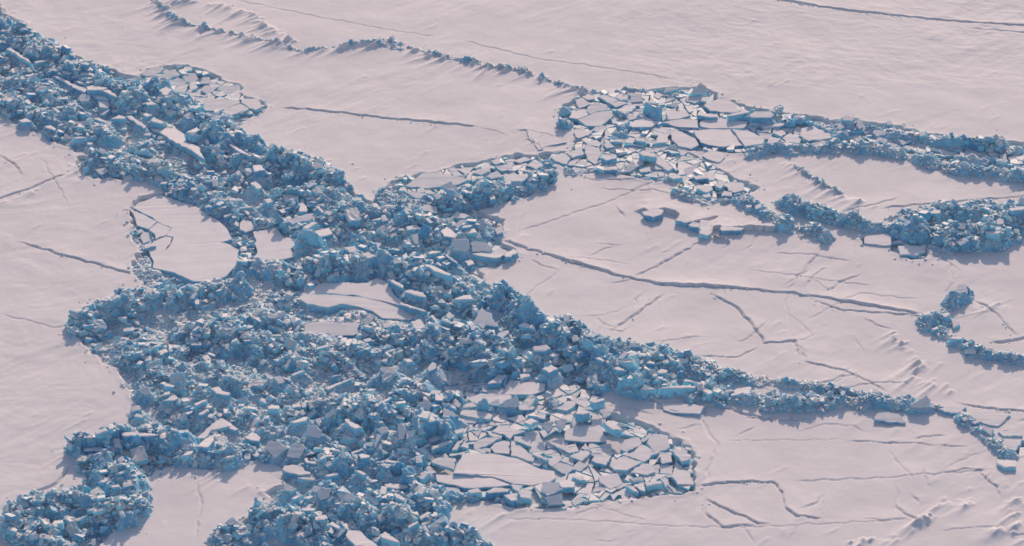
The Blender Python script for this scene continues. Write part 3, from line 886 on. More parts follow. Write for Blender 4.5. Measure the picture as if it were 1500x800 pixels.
def ice_mat(name, tint, snow_on_top, lo=.5, hi=.82, mush=0.0, glow=0.0):
    m, nt, b = nodes(name); geo = N(nt, 'ShaderNodeNewGeometry'); g = geo.outputs['Position']
    b.inputs['Roughness'].default_value = .55; b.inputs['Specular IOR Level'].default_value = .25
    if tint == 'attr':
        a = N(nt, 'ShaderNodeAttribute'); a.attribute_name = 'tint'; t = a.outputs['Fac']
    else:
        t = N(nt, 'ShaderNodeObjectInfo').outputs['Random']
    n1 = noisetex(nt, g, .9, 4); n2 = noisetex(nt, g, .07, 3)
    f = mth(nt, 'ADD', mth(nt, 'MULTIPLY', t, .55), mth(nt, 'ADD', mth(nt, 'MULTIPLY', n1, .5), mth(nt, 'MULTIPLY', n2, .5)))
    c = ramp(nt, f, .35, 1.15 if False else 1.0, ICE_D, ICE_L)
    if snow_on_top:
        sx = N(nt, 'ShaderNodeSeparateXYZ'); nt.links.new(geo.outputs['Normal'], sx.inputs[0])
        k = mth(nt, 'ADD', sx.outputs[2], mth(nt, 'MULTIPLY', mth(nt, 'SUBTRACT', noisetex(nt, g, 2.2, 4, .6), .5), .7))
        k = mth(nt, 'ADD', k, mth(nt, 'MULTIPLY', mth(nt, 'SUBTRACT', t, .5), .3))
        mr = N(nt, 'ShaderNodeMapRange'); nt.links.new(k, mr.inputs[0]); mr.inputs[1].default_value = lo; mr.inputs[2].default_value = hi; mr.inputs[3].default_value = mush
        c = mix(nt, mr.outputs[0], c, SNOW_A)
    nt.links.new(c, b.inputs['Base Color'])
    b.inputs['Subsurface Weight'].default_value = .45; b.inputs['Subsurface Radius'].default_value = (.15, .65, .85); b.inputs['Subsurface Scale'].default_value = .35
    bump(nt, b, noisetex(nt, g, 3.5, 5, .65), .12, .5)
    if glow:
        tr = nt.nodes.new('ShaderNodeBsdfTranslucent'); tr.inputs[0].default_value = (.38, .78, .92, 1); ms = nt.nodes.new('ShaderNodeMixShader'); ms.inputs[0].default_value = glow
        o = [n for n in nt.nodes if n.type == 'OUTPUT_MATERIAL'][0]
        nt.links.new(b.outputs[0], ms.inputs[1]); nt.links.new(tr.outputs[0], ms.inputs[2]); nt.links.new(ms.outputs[0], o.inputs[0])
    return m
M_ICE = ice_mat('slab_ice', 'obj', False, glow=0)
M_BLOCK = ice_mat('block_ice', 'obj', True, .52, .9, 0, 0)
M_CHUNK = ice_mat('rubble_ice', 'attr', True, .47, .92, .03, 0)

# ------------------------------------------------------------------ meshes
def mesh_np(name, V, F4=None, F3=None, mats=(), smooth=False):
    me = bpy.data.meshes.new(name)
    n4 = 0 if F4 is None else len(F4); n3 = 0 if F3 is None else len(F3)
    me.vertices.add(len(V)); me.vertices.foreach_set('co', np.ascontiguousarray(V, np.float32).ravel())
    li = []
    if n4: li.append(np.asarray(F4).ravel())
    if n3: li.append(np.asarray(F3).ravel())
    li = np.concatenate(li).astype(np.int32)
    me.loops.add(len(li)); me.loops.foreach_set('vertex_index', li)
    st = np.concatenate([np.arange(n4)*4, n4*4+np.arange(n3)*3]).astype(np.int32)
    me.polygons.add(n4+n3); me.polygons.foreach_set('loop_start', st)
    me.polygons.foreach_set('use_smooth', np.full(n4+n3, smooth))
    me.update(calc_edges=True)
    for m in mats: me.materials.append(m)
    return me
def link(name, me, parent=None):
    o = bpy.data.objects.new(name, me); COL.objects.link(o)
    if parent: o.parent = parent
    return o
idx = np.arange(NX*NY).reshape(NY, NX)
quads = np.stack([idx[:-1, :-1], idx[:-1, 1:], idx[1:, 1:], idx[1:, :-1]], -1).reshape(-1, 4)
gr = link('ground', mesh_np('ground', np.stack([X, Y, G], -1).reshape(-1, 3), quads, None, [M_SHEET], True)); gr['kind'] = 'structure'

# chunk templates
def hull(n, sx, sy, sz, boxy):
    bm = bmesh.new()
    for _ in range(n):
        v = rng.normal(0, 1, 3)
        v = v/np.linalg.norm(v) if not boxy else np.sign(v)*rng.uniform(.62, 1, 3)
        bm.verts.new((v[0]*sx, v[1]*sy, v[2]*sz))
    r = bmesh.ops.convex_hull(bm, input=bm.verts)
    bmesh.ops.delete(bm, geom=[v for v in bm.verts if not v.link_faces], context='VERTS')
    bmesh.ops.triangulate(bm, faces=bm.faces)
    bm.verts.index_update()
    V = np.array([v.co for v in bm.verts]); F = np.array([[v.index for v in f.verts] for f in bm.faces]); bm.free()
    return V, F
TEMP = [hull(26 if i % 2 else 15, 1, random.uniform(.6, .95), random.uniform(.4, .8) if i % 3 else random.uniform(.2, .32), i % 3 > 0) for i in range(16)]
def rotmats(n, tilt):
    yaw = rng.random(n)*2*np.pi; ax = rng.random(n)*2*np.pi; t = np.abs(rng.normal(0, tilt, n))
    kx, ky = np.cos(ax), np.sin(ax); c, s = np.cos(t), np.sin(t)
    Rt = np.zeros((n, 3, 3))
    Rt[:, 0, 0] = c+kx*kx*(1-c); Rt[:, 0, 1] = kx*ky*(1-c); Rt[:, 0, 2] = ky*s
    Rt[:, 1, 0] = kx*ky*(1-c); Rt[:, 1, 1] = c+ky*ky*(1-c); Rt[:, 1, 2] = -kx*s
    Rt[:, 2, 0] = -ky*s; Rt[:, 2, 1] = kx*s; Rt[:, 2, 2] = c
    Rz = np.zeros((n, 3, 3)); Rz[:, 0, 0] = np.cos(yaw); Rz[:, 0, 1] = -np.sin(yaw); Rz[:, 1, 0] = np.sin(yaw); Rz[:, 1, 1] = np.cos(yaw); Rz[:, 2, 2] = 1
    return Rt@Rz
SHOW = np.zeros((900, 1600), bool)                        # photo pixels (+50) in which a traced piece lies open to view
yy, xx = np.mgrid[0:900, 0:1600]
for p in PIECES:
    q = np.array(p.px)+50; dn = .45*p.th*8
    a0, b0 = np.clip(q.min(0).astype(int)-1, 0, None); a1, b1 = q.max(0).astype(int)+2
    a1 = min(a1, 1600); b1 = min(b1+int(dn), 900)
    if a1 <= a0 or b1 <= b0: continue
    gx, gy = xx[b0:b1, a0:a1]+.0, yy[b0:b1, a0:a1]+.0
    SHOW[b0:b1, a0:a1] |= (polydist(gx, gy, q) > -.3) | (polydist(gx, gy-dn, q) > 0)
def projv(P3):
    v = P3-CAM; w = v@FWD
    return 750+FPX*(v@RT)/w, 400-FPX*(v@UP)/w
def hides(x, y, z, r):
    out = np.zeros(len(x), bool)
    for ox, oz in ((0, 0), (-.6, 0), (.6, 0), (0, .75)):
        a, b = projv(np.stack([x+ox*r, y, z+oz*r], 1))
        a = np.clip(a+50, 0, 1599).astype(int); b = np.clip(b+50, 0, 899).astype(int); out |= SHOW[b, a]
    return out
inpave = np.zeros(X.shape, bool)
for q in PAVE:
    P = wpts(q); s = win(P[:, 0].min(), P[:, 0].max(), P[:, 1].min(), P[:, 1].max()); inpave[s] |= polydist(X[s], Y[s], P) > 0
SMOOTHB = BED
NC = 340000
cx = rng.uniform(-106, 106, NC); cy = rng.uniform(-80, 110, NC)
mk = look(MASK, cx, cy) & (look(BED, cx, cy) > look(G, cx, cy)-.1)
cov = look(COVER, cx, cy); pv = look(inpave, cx, cy); st = look(S, cx, cy)
calm = sst(look(fbm(X/9, Y/9, 101, 3), cx, cy)*1.8+.5+.5*np.clip(st-.3, 0, 1))
prob = np.where(pv, .22, .4+.4*calm+.4*np.clip(st, 0, 1))
size = .24+.75*rng.power(.4, NC)**1.5
size = np.where(rng.random(NC) < -.12+.75*calm+.15*(st > .5), size*.78+.05, .11+.15*rng.random(NC))
size = np.where(pv, np.minimum(size, .32), size)
edge = look(E, cx, cy); ridge_only = (edge < .2)
size = np.where(ridge_only, np.minimum(size, .1+.45*np.clip(st-.2, 0, 1)), size)
keep = mk & (rng.random(NC) < prob) & ~(cov & (look(BED, cx, cy)+size*.6 > look(TOPZ, cx, cy)-.1))
cx, cy, size, calm, pv = cx[keep], cy[keep], size[keep], calm[keep], pv[keep]
cz = look(BED, cx, cy)+size*rng.uniform(.05, .5, len(cx))
keep = ~hides(cx, cy, cz, size) | (rng.random(len(cx)) < np.where(size < .24, .10, .03))
cx, cy, cz, size, calm, pv = cx[keep], cy[keep], cz[keep], size[keep], calm[keep], pv[keep]
# crumbs along the cracks and strays beside the rubble
ex, ey = rng.uniform(-104, 104, 60000), rng.uniform(-78, 108, 60000); ee = look(E, ex, ey); em = (ee < .1) & (rng.random(60000) < .5*np.exp(np.minimum(ee, 0)/.8)) & ~look(MASK, ex, ey) & (ee > -900)
CR = np.array(CRUMB+[(a, b, c) for a, b, c in zip(ex[em], ey[em], rng.uniform(.08, .26, em.sum()))])
cx = np.concatenate([cx, CR[:, 0]]); cy = np.concatenate([cy, CR[:, 1]]); size = np.concatenate([size, CR[:, 2]]); cz = np.concatenate([cz, look(G, CR[:, 0], CR[:, 1])+.1*CR[:, 2]])
n = len(cx); print('chunks', n, 'crumbs', len(CR))
Rm = rotmats(n, .55); sc = size[:, None]*np.stack([rng.uniform(.8, 1.3, n), rng.uniform(.7, 1.1, n), rng.uniform(.6, 1.2, n)], 1)
tp = rng.integers(0, len(TEMP), n); VV = []; FF = []; TT = []; off = 0
cell = noise(cx/3, cy/3, 111)
tint = np.clip(rng.random(n)*.9+.35*cell+.05, 0, 1); tint = np.where(rng.random(n) < .10, 1.7, tint)
thin = (look(S, cx, cy) < .62) & (look(E, cx, cy) < .1); tint = np.where(thin & (rng.random(n) < .82), rng.uniform(2.6, 4.4, n), tint)
for k, (tv, tf) in enumerate(TEMP):
    m = np.where(tp == k)[0]
    if not len(m): continue
    v = np.einsum('nij,nkj->nki', Rm[m], tv[None]*sc[m][:, None, :])+np.stack([cx[m], cy[m], cz[m]], 1)[:, None, :]
    VV.append(v.reshape(-1, 3)); FF.append((tf[None]+(np.arange(len(m))*len(tv))[:, None, None]+off).reshape(-1, 3)); off += len(m)*len(tv)
    TT.append(np.repeat(tint[m], len(tv)))
# the bed of crushed ice under them
use = MASK | (np.pad(MASK, 1)[:-2, 1:-1] | np.pad(MASK, 1)[2:, 1:-1] | np.pad(MASK, 1)[1:-1, :-2] | np.pad(MASK, 1)[1:-1, 2:])
fq = use[:-1, :-1] & use[:-1, 1:] & use[1:, 1:] & use[1:, :-1]
bq = quads.reshape(NY-1, NX-1, 4)[fq]; ids = np.unique(bq); remap = np.full(NX*NY, -1); remap[ids] = np.arange(len(ids))
bv = np.stack([X, Y, BED], -1).reshape(-1, 3)[ids]
V = np.concatenate([bv]+VV); F3 = np.concatenate(FF)+len(bv); V0 = len(V); sv = []; sf = []
for p in SMALL:
    n_ = len(p.L); o_ = V0+sum(map(len, sv)); W3 = p.c+p.L[:, :1]*p.u+p.L[:, 1:]*p.v
    sv.append(np.concatenate([W3, W3-p.n*.5])); sf += [(o_, o_+k, o_+k+1) for k in range(1, n_-1)]
    for k in range(n_):
        k2 = (k+1) % n_; sf += [(o_+k, o_+n_+k, o_+n_+k2), (o_+k, o_+n_+k2, o_+k2)]
if sv: V = np.concatenate([V]+sv); F3 = np.concatenate([F3, np.array(sf)])
rub = mesh_np('ice_rubble', V, remap[bq], F3, [M_CHUNK])
at_ = rub.attributes.new('tint', 'FLOAT', 'POINT')
at_.data.foreach_set('value', np.concatenate([np.clip(.35+.3*noise(bv[:, 0]/1.5, bv[:, 1]/1.5, 5), 0, 1)]+TT+[np.full(len(V)-V0, .6)]).astype(np.float32))
ro = link('ice_rubble', rub); ro['kind'] = 'stuff'

# ------------------------------------------------------------------ a flat piece: body of ice under a cap of snow
def ragged(L, step, jit):
    out = []
    n = len(L)
    for i in range(n):
        a, b = L[i], L[(i+1) % n]; d = b-a; ln = math.hypot(*d); k = max(1, int(ln/step))
        nr = np.array([d[1], -d[0]])/max(ln, 1e-6)
        for j in range(k):
            q = a+d*(j/k)
            if j: q = q+nr*random.gauss(0, jit)+d/k*random.uniform(-.25, .25)
            out.append(q)
    return np.array(out)
def normals(L):
    e = np.roll(L, -1, 0)-L; e /= np.maximum(np.linalg.norm(e, axis=1), 1e-6)[:, None]
    nr = np.stack([e[:, 1], -e[:, 0]], 1); v = nr+np.roll(nr, 1, 0)
    return v/np.maximum(np.linalg.norm(v, axis=1), .5)[:, None]
def tess(L):
    t = tessellate_polygon([[Vector((a, b, 0)) for a, b in L]])
    out = []
    for f in t:
        a, b, c = (L[i] for i in f)
        out.append(f if (b[0]-a[0])*(c[1]-a[1])-(b[1]-a[1])*(c[0]-a[0]) > 0 else (f[0], f[2], f[1]))
    return out
def stack(name, rings, mat, smooth=False):
    """rings of equal length from the top down"""
    n = len(rings[0]); V = np.concatenate(rings); Q = []
    for r in range(len(rings)-1):
        for i in range(n):
            j = (i+1) % n; Q.append((r*n+i, (r+1)*n+i, (r+1)*n+j, r*n+j))
    top = tess(rings[0][:, :2]); bot = tess(rings[-1][:, :2]); o = (len(rings)-1)*n
    T = [tuple(f) for f in top]+[(f[0]+o, f[2]+o, f[1]+o) for f in bot]
    return mesh_np(name, V, Q, T, [mat], smooth)
def build(p, name):
    e = bpy.data.objects.new(name, None); COL.objects.link(e)
    e.matrix_world = Matrix(((p.u[0], p.v[0], p.n[0], p.c[0]), (p.u[1], p.v[1], p.n[1], p.c[1]), (p.u[2], p.v[2], p.n[2], p.c[2]), (0, 0, 0, 1)))
    size = math.sqrt(p.area); st = min(max(size*.22, .3), .9)
    L = ragged(p.L, st, min(.035*size, .10)); nr = normals(L); n = len(L)
    cap = min(.12, .1*p.th+.03); lip = min(.04, .02*size)
    def ring(off, z, jit, zj=0):
        q = L+nr*(np.full(n, off)+rng.normal(0, jit, n))[:, None]
        return np.concatenate([q, (np.full(n, z)+rng.normal(0, zj, n))[:, None]], 1) if zj or True else None
    th = p.th; j = min(.05*th+.02, .05*size)
    ice = stack('ice_body', [ring(-lip, -cap*.8, 0), ring(.0, -cap-.28*th, j, .03), ring(.02, -.62*th, j*1.3, .04), ring(-.06, -th, j*1.5)], M_ICE)
    ob = link('ice_body', ice, e); e['kind'] = 'thing'
    sn = stack('snow_cap', [ring(-(min(.1, .06*size) if p.kind == 'slab' else .045), .0, 0, .012), ring(-min(.03, .02*size), -cap*.45, .008), ring(0, -cap*.95, .012)], M_CAP)
    link('snow_cap', sn, e)
    return e
# ------------------------------------------------------------------ what each one is called
LAND = {  # key: (label, short phrase others are found by)
 'F1c': ('large flat snow-covered floe with a zigzag crack and a thick dark near edge', 'the large zigzag-cracked floe'),
 'F1a': ('narrow floe piece between the open gap and the top of the zigzag crack', None),
 'F1b': ('small four-sided floe piece cut off by the middle of the zigzag crack', None),
 'F1d': ('sunken mauve ice pan in the gap beside the zigzag-cracked floe', None),
 'F1e': ('little bright brick-shaped ice pan bridging the gap beside the zigzag-cracked floe', None),
 'FL4': ('small flat floe with a torn outline behind the heaped ridge and beside a blue horn', 'the small torn floe'),
 'G7': ('small square snow-topped pan at the corner of the brash-filled gap', None),
 'FL2a': ('far half of the pale oval floe lying like an island in the rubble', 'the pale oval floe'),
 'FL2b': ('near half of the pale oval floe island, past its slanting crack', None),
 'K1': ('long low mauve strip of flat ice below the pale oval floe', 'the long mauve strip'),
 'L1': ('long thick slab with a bright tapering top, biggest tilted plank in the rubble centre', 'the long thick plank slab'),
 'L3': ('bright wedge-topped thick block slab behind the notched mauve slab', 'the wedge-topped block'),
 'L4': ('mauve slab with a notched outline leaning up out of the rubble', 'the notched mauve slab'),
 'L10': ('flat white lip of broken ice at the start of the long crack', 'the lip by the long crack'),
 'M3': ('wide dark blue wall of ice standing on edge in the lower rubble', 'the wide dark ice wall'),
 'M1': ('bright flat slab capping the corner of the bottom corner lobe', 'the lobe corner slab'),
 'M17': ('flat white tongue of snow between the blocks above the shadowed bank', 'the flat snow tongue'),
 'A1': ('biggest flat plate of the broken pavement, smooth with fine cracks', 'the biggest pavement plate'),
 'A2': ('long flat plate along the near edge of the biggest pavement plate', 'the long near plate'),
 'A20': ('mauve shaded plate propped up at the near rim of the pavement', 'the propped mauve plate'),
 'A21': ('dark square plate leaning on its edge at the near rim of the pavement', None),
 'A22': ('bright white plate beside the propped mauve plate at the pavement rim', None),
 'B1': ('bright diamond-shaped plate held high over a deep blue shadow', 'the raised diamond plate'),
 'B11': ('rounded flat plate with a thick blue edge at the end of the pavement', 'the end pavement plate'),
 'B3': ('broad pale plate with a curved near edge in the pavement', 'the curved pavement plate'),
 'C1': ('broad white cracked plate in the upper pavement behind the dark pyramid', 'the broad upper plate'),
 'C4': ('dark blue pyramid-shaped slab standing on the upper pavement', 'the dark pyramid slab'),
 'C9': ('big pale blue cube-like slab under the far bank of the rubble', 'the big cube-like slab'),
 'D1': ('long bright plank slab leaning in the upper corner rubble', 'the long corner plank'),
 'D7': ('bright flat slab topping a stack of white slabs', 'the stacked white slab'),
 'E11': ('ragged white sheet of snow trailing to a point inside the rubble band', 'the ragged white sheet'),
 'E8': ('wide smooth mauve plate in the cove beside the rubble band', 'the wide cove plate'),
 'E1': ('first mauve plate of the tilted row along the cove, nearest the rubble band', 'the first cove plate'),
 'G1': ('bright square-topped thick block in the middle of the rubble band', 'the square-topped block'),
 'H1': ('mauve slab leaning behind the small torn floe', None),
 'I1': ('wide mauve plate along the far edge of the junction of cracked plates', 'the wide junction plate'),
 'I7': ('bright white four-cornered slab lying among the blue rubble of the junction', 'the four-cornered white slab'),
 'I10': ('steep blue slab face turned to the viewer beside a mauve slab', 'the steep blue slab'),
 'I5': ('bright plate with a thick dark blue curved near edge', 'the thick curved bank plate'),
 'N3': ('dark mauve triangular slab leaning at the edge of the snow patch', 'the mauve triangular slab'),
 'N4': ('dark mauve four-cornered slab beside the triangular one', None),
 'N6': ('bright bent slab curving up at both ends', 'the bent white slab'),
 'N7': ('flat snow-topped slab with a thick dark edge reaching into the snow patch', 'the snow patch slab'),
 'N12': ('flat white scrap of sheet under the lower rubble', None),
 'N18': ('bright stacked slab crowning a blue heap', 'the crowning stacked slab'),
 'N20': ('big pale slab standing on edge over the dark hollow', 'the slab over the hollow'),
 'Q3': ('large white ragged slab leaning at the bottom of the picture', 'the large ragged bottom slab'),
 'Q9': ('grey slab with dark parallel stripes down its face', 'the striped slab'),
 'O2': ('tall pale blue upright slab on top of the highest heap', 'the tall upright slab'),
 'O7': ('long bright bar-shaped slab above the shadowed trench', 'the bar-shaped slab'),
 'K5': ('long thin white stick of ice lying aslant in the rubble', 'the thin white stick'),
 'U2': ('broad round mauve plate at the end of the upper broken area', 'the broad round plate'),
 'U9': ('bright white plate in front of the dark blue knob', 'the bright plate by the knob'),
 'U12': ('bright bar of snow on a thick dark block in the upper broken area', 'the bright bar block'),
 'V1': ('pointed mauve slab standing up at the far rim of the broken area', 'the pointed mauve slab'),
 'V4': ('large pale plate behind the deep blue wall', 'the plate behind the wall'),
 'V8a': ('larger half of the broad plate split by a slanting crack', 'the split broad plate'),
 'V8b': ('smaller half of the broad plate split by a slanting crack', None),
 'V13': ('flat pale plate at the tail of the upper broken area', 'the tail plate'),
 'V16': ('long thick deep blue wall slab lying at the far rim', None),
 'V17': ('thickest deep blue wall slab beside the mauve lumps', 'the deep blue wall'),
 'W1': ('broad five-sided plate hanging out over the smooth floe', 'the overhanging plate'),
 'W4': ('square plate jutting out furthest over the smooth floe', 'the jutting square plate'),
 'W6': ('oval bright plate in the cluster of raised pans', 'the oval raised pan'),
 'X1': ('flat white plate at the head of the double ridge', 'the double ridge head plate'),
 'X6': ('mauve plate leaning between the two lines of the double ridge', 'the plate between the ridges'),
 'Y2': ('bright flat slab on top of the big dark heap', 'the dark heap slab'),
 'Y7': ('thick blue slab standing at the end of the big heap', 'the thick end slab'),
 'Y9': ('flat four-sided plate in front of the dark heap', 'the plate below the dark heap'),
 'Y8': ('flat plate breaking away beside a dark triangular gap', None),
 'Z1': ('mauve squarish slab on top of the short branching ridge', 'the branching ridge top slab'),
 'Z4': ('bright flat slab with a thick blue edge low on the branching ridge', 'the low branching ridge slab'),
 'S1': ('half-moon slab with a thick blue rim on the smooth sheet', 'the half-moon slab'),
 'S2': ('bright flat plate where the thin ridge turns', 'the ridge turn plate'),
 'S3': ('steep fin-shaped slab tipped up at the end of the thin ridge', 'the fin slab'),
 'S4': ('mauve tent-shaped plate leaning on the smooth sheet', 'the tent-shaped plate'),
 'R4': ('long thick slab with a dark blue wall along the thin ridge', 'the long walled slab'),
 'R13': ('smooth flat plate cracked loose in front of the thin ridge', 'the loosened smooth plate'),
 'R2': ('bright topped slab high on the shadowed bank', 'the shadowed bank slab'),
}
HAND_BLOCKS = [  # photo x, y, size m, height m
 (452,352,2.9,2.0),(440,362,1.5,1.0),(462,366,1.4,1.0),(197,668,0,0)][:3] + [
 (203,668,1.5,.9),(1138,160,1.9,.9),(1172,175,1.7,.8),(1154,172,1.5,.7),(828,165,1.5,.4),(912,166,1.4,.7),(955,162,1.7,.8),(940,170,1.8,.6),(910,185,1.5,.5),(903,207,1.3,.4),
 (800,470,1.5,1.5),(1356,468,1.8,.6),(1395,448,1.6,.6),(1368,470,1.4,.6),(1160,325,1.6,.9),(1142,320,1.5,.9),
 (805,576,1.3,1.0),(812,592,1.6,.4),(775,590,1.3,.4),(570,546,1.9,2.0),(705,530,2.0,2.2),(728,532,1.8,2.0),(745,528,1.6,2.0),(560,275,1.0,.6),(345,205,1.7,1.0),(330,173,1.5,1.2),
 (283,200,1.6,1.5),(315,195,1.6,1.4),(320,215,1.4,1.3),(600,620,2.0,2.8),(625,620,1.9,2.2),(655,595,1.6,1.6),(1430,250,1.1,.9),(1350,222,1.2,.8),(1400,238,1.2,.9)]
ORD = ['largest', 'second largest', 'third largest', 'fourth largest', 'fifth largest', 'sixth largest', 'seventh largest', 'eighth largest', 'ninth largest', 'tenth largest', 'eleventh largest', 'twelfth largest', 'thirteenth largest', 'fourteenth largest', 'fifteenth largest', 'sixteenth largest']
marks = []
for p in PIECES:
    p.s = proj(p.c)
    if LAND.get(p.key, (0, 0))[1]: marks.append((p.s, LAND[p.key][1]))
marks.append((proj((*at(452,355,2)[:2], 2)), 'the tall blue horn block'))
def where(s):
    best = sorted(((s[0]-m[0][0])**2+2.2*(s[1]-m[0][1])**2, i) for i, m in enumerate(marks))[0][1]
    dx, dy = s[0]-marks[best][0][0], s[1]-marks[best][0][1]
    far = math.hypot(dx, dy*1.5) > 70
    r = ('right of' if dx > 0 else 'left of') if abs(dx) > 1.7*abs(dy) else ('in front of' if dy > 0 else 'behind')
    return ('some way ' if far else 'just ')+r+' '+marks[best][1]
def spread(items, noun, cat, group):
    """items: (object, size, describing words, screen place); a name of its own for each"""
    cl = {}
    for it in items: cl.setdefault((it[2], where(it[3])), []).append(it)
    srt = sorted(i[1] for i in items); a, b = srt[len(srt)//3], srt[2*len(srt)//3]
    for (d, wh), L in cl.items():
        L.sort(key=lambda q: -q[1])
        for k, it in enumerate(L):
            sz = ORD[min(k, len(ORD)-1)] if len(L) > 1 else ('small' if it[1] < a else 'middling' if it[1] < b else 'large')
            lb = f'{sz} {d} {noun} {wh}'
            if len(lb.replace('-', ' ').split()) > 16: lb = lb.replace(' just ', ' ').replace(' some way ', ' far ')
            it[0]['label'] = lb; it[0]['category'] = cat; it[0]['group'] = group
def words(p):
    q = np.array(p.px); w = np.ptp(q[:, 0]); h = np.ptp(q[:, 1]); t = math.degrees(p.tilt)
    e = np.linalg.eigvalsh(np.cov(p.L.T)+1e-6*np.eye(2)); el = math.sqrt(e[1]/e[0])
    sh = 'three-cornered' if len(p.px) == 3 else 'long narrow' if el > 2.6 else 'oblong' if el > 1.6 else 'squarish' if len(p.px) == 4 else 'many-sided'
    return sh+' '+('blue upright' if t > 29 else 'mauve leaning' if t > 10 else 'snow-topped')
NAMES = dict(floe='ice_floe', plate='ice_plate', slab='ice_slab'); todo = dict(plate=[], slab=[])
for p in PIECES:
    e = build(p, NAMES[p.kind]); p.obj = e
    if p.key in LAND:
        e['label'] = LAND[p.key][0]; e['category'] = 'ice '+p.kind
        e['group'] = dict(floe='flat floes in the rubble', plate='broken ice plates', slab='loose ice slabs in the rubble')[p.kind]
    else: todo[p.kind].append((e, p.area, words(p), p.s))
spread(todo['plate'], 'plate', 'ice plate', 'broken ice plates')
spread(todo['slab'], 'slab', 'ice slab', 'loose ice slabs in the rubble')
def label_blocks(bl):
    it = []
    for k, o in enumerate(bl):
        sc_ = o.scale; d = 'rough blue' if k % 2 else 'flat-topped blue'
        it.append((o, sc_[0]*sc_[1]*sc_[2], d, proj(o.location)))
    spread(it[1:], 'ice block', 'ice block', 'ice blocks in the rubble')
    bl[0]['label'] = 'tall blue horn-shaped ice block rising beside the small torn floe'; bl[0]['category'] = 'ice block'; bl[0]['group'] = 'ice blocks in the rubble'

# ------------------------------------------------------------------ single blocks
BM = []
for i in range(40):
    tv, tf = hull(random.choice((12, 18, 30)), 1, random.uniform(.55, .95), random.uniform(.4, .8) if i % 2 else random.uniform(.2, .34), i % 3 == 0)
    me = mesh_np('ice_block', tv, None, tf, [M_BLOCK])
    bm = bmesh.new(); bm.from_mesh(me); bmesh.ops.dissolve_limit(bm, angle_limit=R(9), verts=bm.verts, edges=bm.edges)
    bmesh.ops.bevel(bm, geom=bm.edges[:], offset=.05, segments=1, affect='EDGES', clamp_overlap=True)
    bmesh.ops.triangulate(bm, faces=[f for f in bm.faces if len(f.verts) > 4])
    for f in bm.faces: f.smooth = False
    bmesh.ops.subdivide_edges(bm, edges=[e for e in bm.edges if e.calc_length() > .35], cuts=2, use_grid_fill=True)
    bmesh.ops.triangulate(bm, faces=[f for f in bm.faces if len(f.verts) > 4])
    for v in bm.verts: v.co += Vector(rng.normal(0, .04, 3))
    bm.to_mesh(me); bm.free(); BM.append(me)
hv = np.array([(-1.3,-.7,-1.2),(1.4,-.7,-1.2),(1.3,.8,-1.2),(-1.2,.8,-1.2),(-1.35,-.5,-.3),(1.35,-.45,-.2),(-.95,-.25,.75),(-.75,.05,1.25),(.1,-.35,1.0),(.45,.05,1.2),(.95,0,.55),(-.2,.3,1.0)])
bm = bmesh.new()
for v in hv: bm.verts.new(v)
bmesh.ops.convex_hull(bm, input=bm.verts); bmesh.ops.bevel(bm, geom=bm.edges[:], offset=.05, segments=1, affect='EDGES', clamp_overlap=True)
bmesh.ops.triangulate(bm, faces=[f for f in bm.faces if len(f.verts) > 4])
bmesh.ops.subdivide_edges(bm, edges=[e for e in bm.edges if e.calc_length() > .3], cuts=3, use_grid_fill=True)
bmesh.ops.triangulate(bm, faces=[f for f in bm.faces if len(f.verts) > 4])
for v in bm.verts: v.co += Vector(rng.normal(0, .075, 3))
for f in bm.faces: f.smooth = False
horn = bpy.data.meshes.new('ice_block'); bm.to_mesh(horn); bm.free(); horn.materials.append(M_BLOCK)
CAND = 9000
bx = rng.uniform(-98, 98, CAND); by = rng.uniform(-78, 106, CAND)
ok = look(MASK, bx, by) & ~look(COVER, bx, by) & ~(look(inpave, bx, by) & (rng.random(CAND) < .93)) & (rng.random(CAND) < .25+.75*np.clip(look(S, bx, by), 0, 1))
bx, by = bx[ok], by[ok]; BL = []
for k_, (tx_, ty_, s_, hz) in enumerate(HAND_BLOCKS): BL.append((*at(tx_, ty_, hz)[:2], s_*(.85 if k_ else 1), hz*.85 if k_ else hz))
for x, y in zip(bx, by):
    if len(BL) >= 300: break
    sx, sy = proj((x, y, 0))
    if not (-15 < sx < 1515 and -10 < sy < 815): continue
    st_ = look(S, np.array([x]), np.array([y]))[0]; e_ = look(E, np.array([x]), np.array([y]))[0]
    s_ = .62+.95*random.random()**2 if e_ > 1 else min(random.uniform(.45, .95), .25+.5*st_+.15)
    if any((x-o[0])**2+(y-o[1])**2 < (.75*(s_+o[2]))**2 for o in BL): continue
    if hides(np.array([x]), np.array([y]), look(BED, np.array([x]), np.array([y]))+.3*s_, 1.2*s_)[0]: continue
    BL.append((x, y, s_, None))
blocks = []
for i, (x, y, s_, hz) in enumerate(BL):
    o = link('ice_block', BM[i % len(BM)])
    z = float(look(BED, np.array([x]), np.array([y]))[0])
    o.location = (x, y, z+.3*s_ if hz is None else hz)
    tl = .45 if hz is None else .15
    o.rotation_euler = (random.gauss(0, tl), random.gauss(0, tl), random.uniform(0, 6.28))
    o.scale = (s_*random.uniform(.85, 1.3), s_*random.uniform(.8, 1.1), s_*random.uniform(.75, 1.25))
    if i == 0: o.data = horn; o.rotation_euler = (0, 0, 0); o.scale = (1.55, 1.5, 1.6)
    blocks.append(o)
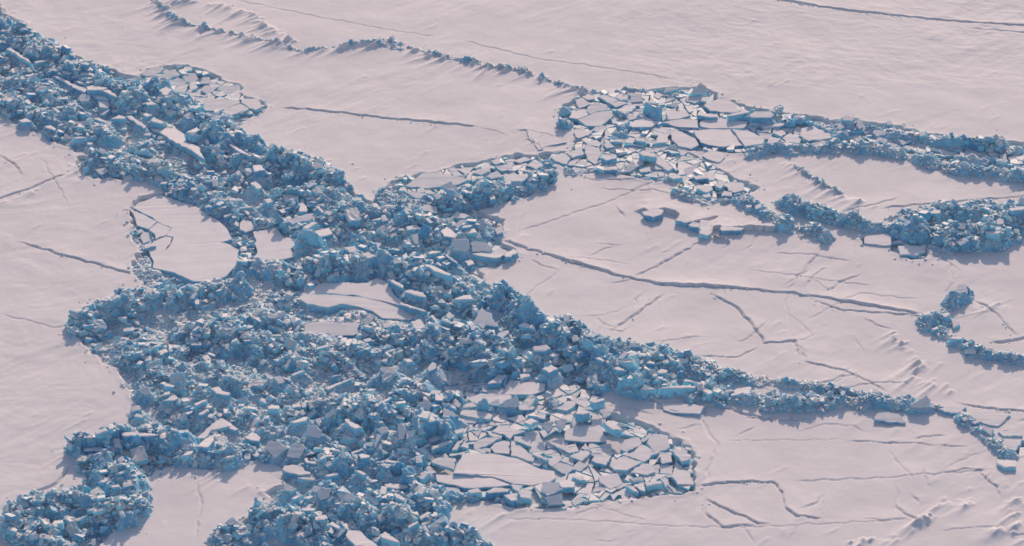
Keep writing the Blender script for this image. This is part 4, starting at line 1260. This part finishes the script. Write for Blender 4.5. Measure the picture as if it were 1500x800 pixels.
label_blocks(blocks)

# ------------------------------------------------------------------ light
HAZE = .00006
SUN_EL, SUN_AZ = R(25), R(9)          # azimuth from straight ahead (+Y) towards +X
sd = Vector((math.sin(SUN_AZ)*math.cos(SUN_EL), math.cos(SUN_AZ)*math.cos(SUN_EL), math.sin(SUN_EL)))
sl = bpy.data.lights.new('sun', 'SUN'); sl.energy = 3.3; sl.angle = R(.5); sl.color = (1, .79, .62)
so = bpy.data.objects.new('sun', sl); COL.objects.link(so); so.rotation_euler = sd.to_track_quat('Z', 'Y').to_euler(); so.location = (60, 400, 220)
w = bpy.data.worlds.new('World'); scene.world = w; w.use_nodes = True; nt = w.node_tree
sky = nt.nodes.new('ShaderNodeTexSky'); sky.sky_type = 'NISHITA'; sky.sun_disc = False; sky.sun_elevation = SUN_EL; sky.sun_rotation = SUN_AZ
nt.links.new(sky.outputs[0], nt.nodes['Background'].inputs[0]); nt.nodes['Background'].inputs[1].default_value = .13
scene.view_settings.view_transform = 'Standard'; scene.view_settings.look = 'None'; scene.view_settings.gamma = 1; scene.view_settings.exposure = 0.0
scene.view_settings.use_curve_mapping = False
hm = bpy.data.materials.new('thin_haze'); hm.use_nodes = True; ht = hm.node_tree; ht.nodes.clear()
ho = ht.nodes.new('ShaderNodeOutputMaterial'); hp = ht.nodes.new('ShaderNodeVolumePrincipled'); ht.links.new(hp.outputs[0], ho.inputs['Volume'])
hp.inputs['Color'].default_value = (.86, .90, 1, 1); hp.inputs['Density'].default_value = HAZE; hp.inputs['Anisotropy'].default_value = .2
bm = bmesh.new(); bmesh.ops.create_cube(bm, size=2)
for v in bm.verts: v.co = (v.co.x*9600, v.co.y*9600, 111.5+v.co.z*115.5)
hz_me = bpy.data.meshes.new('haze'); bm.to_mesh(hz_me); bm.free(); hz_me.materials.append(hm); hz = link('haze', hz_me); hz['kind'] = 'stuff'
scene.cycles.volume_bounces = 1; scene.cycles.filter_width = 1.6
scene.cycles.max_bounces = 6; scene.cycles.diffuse_bounces = 3
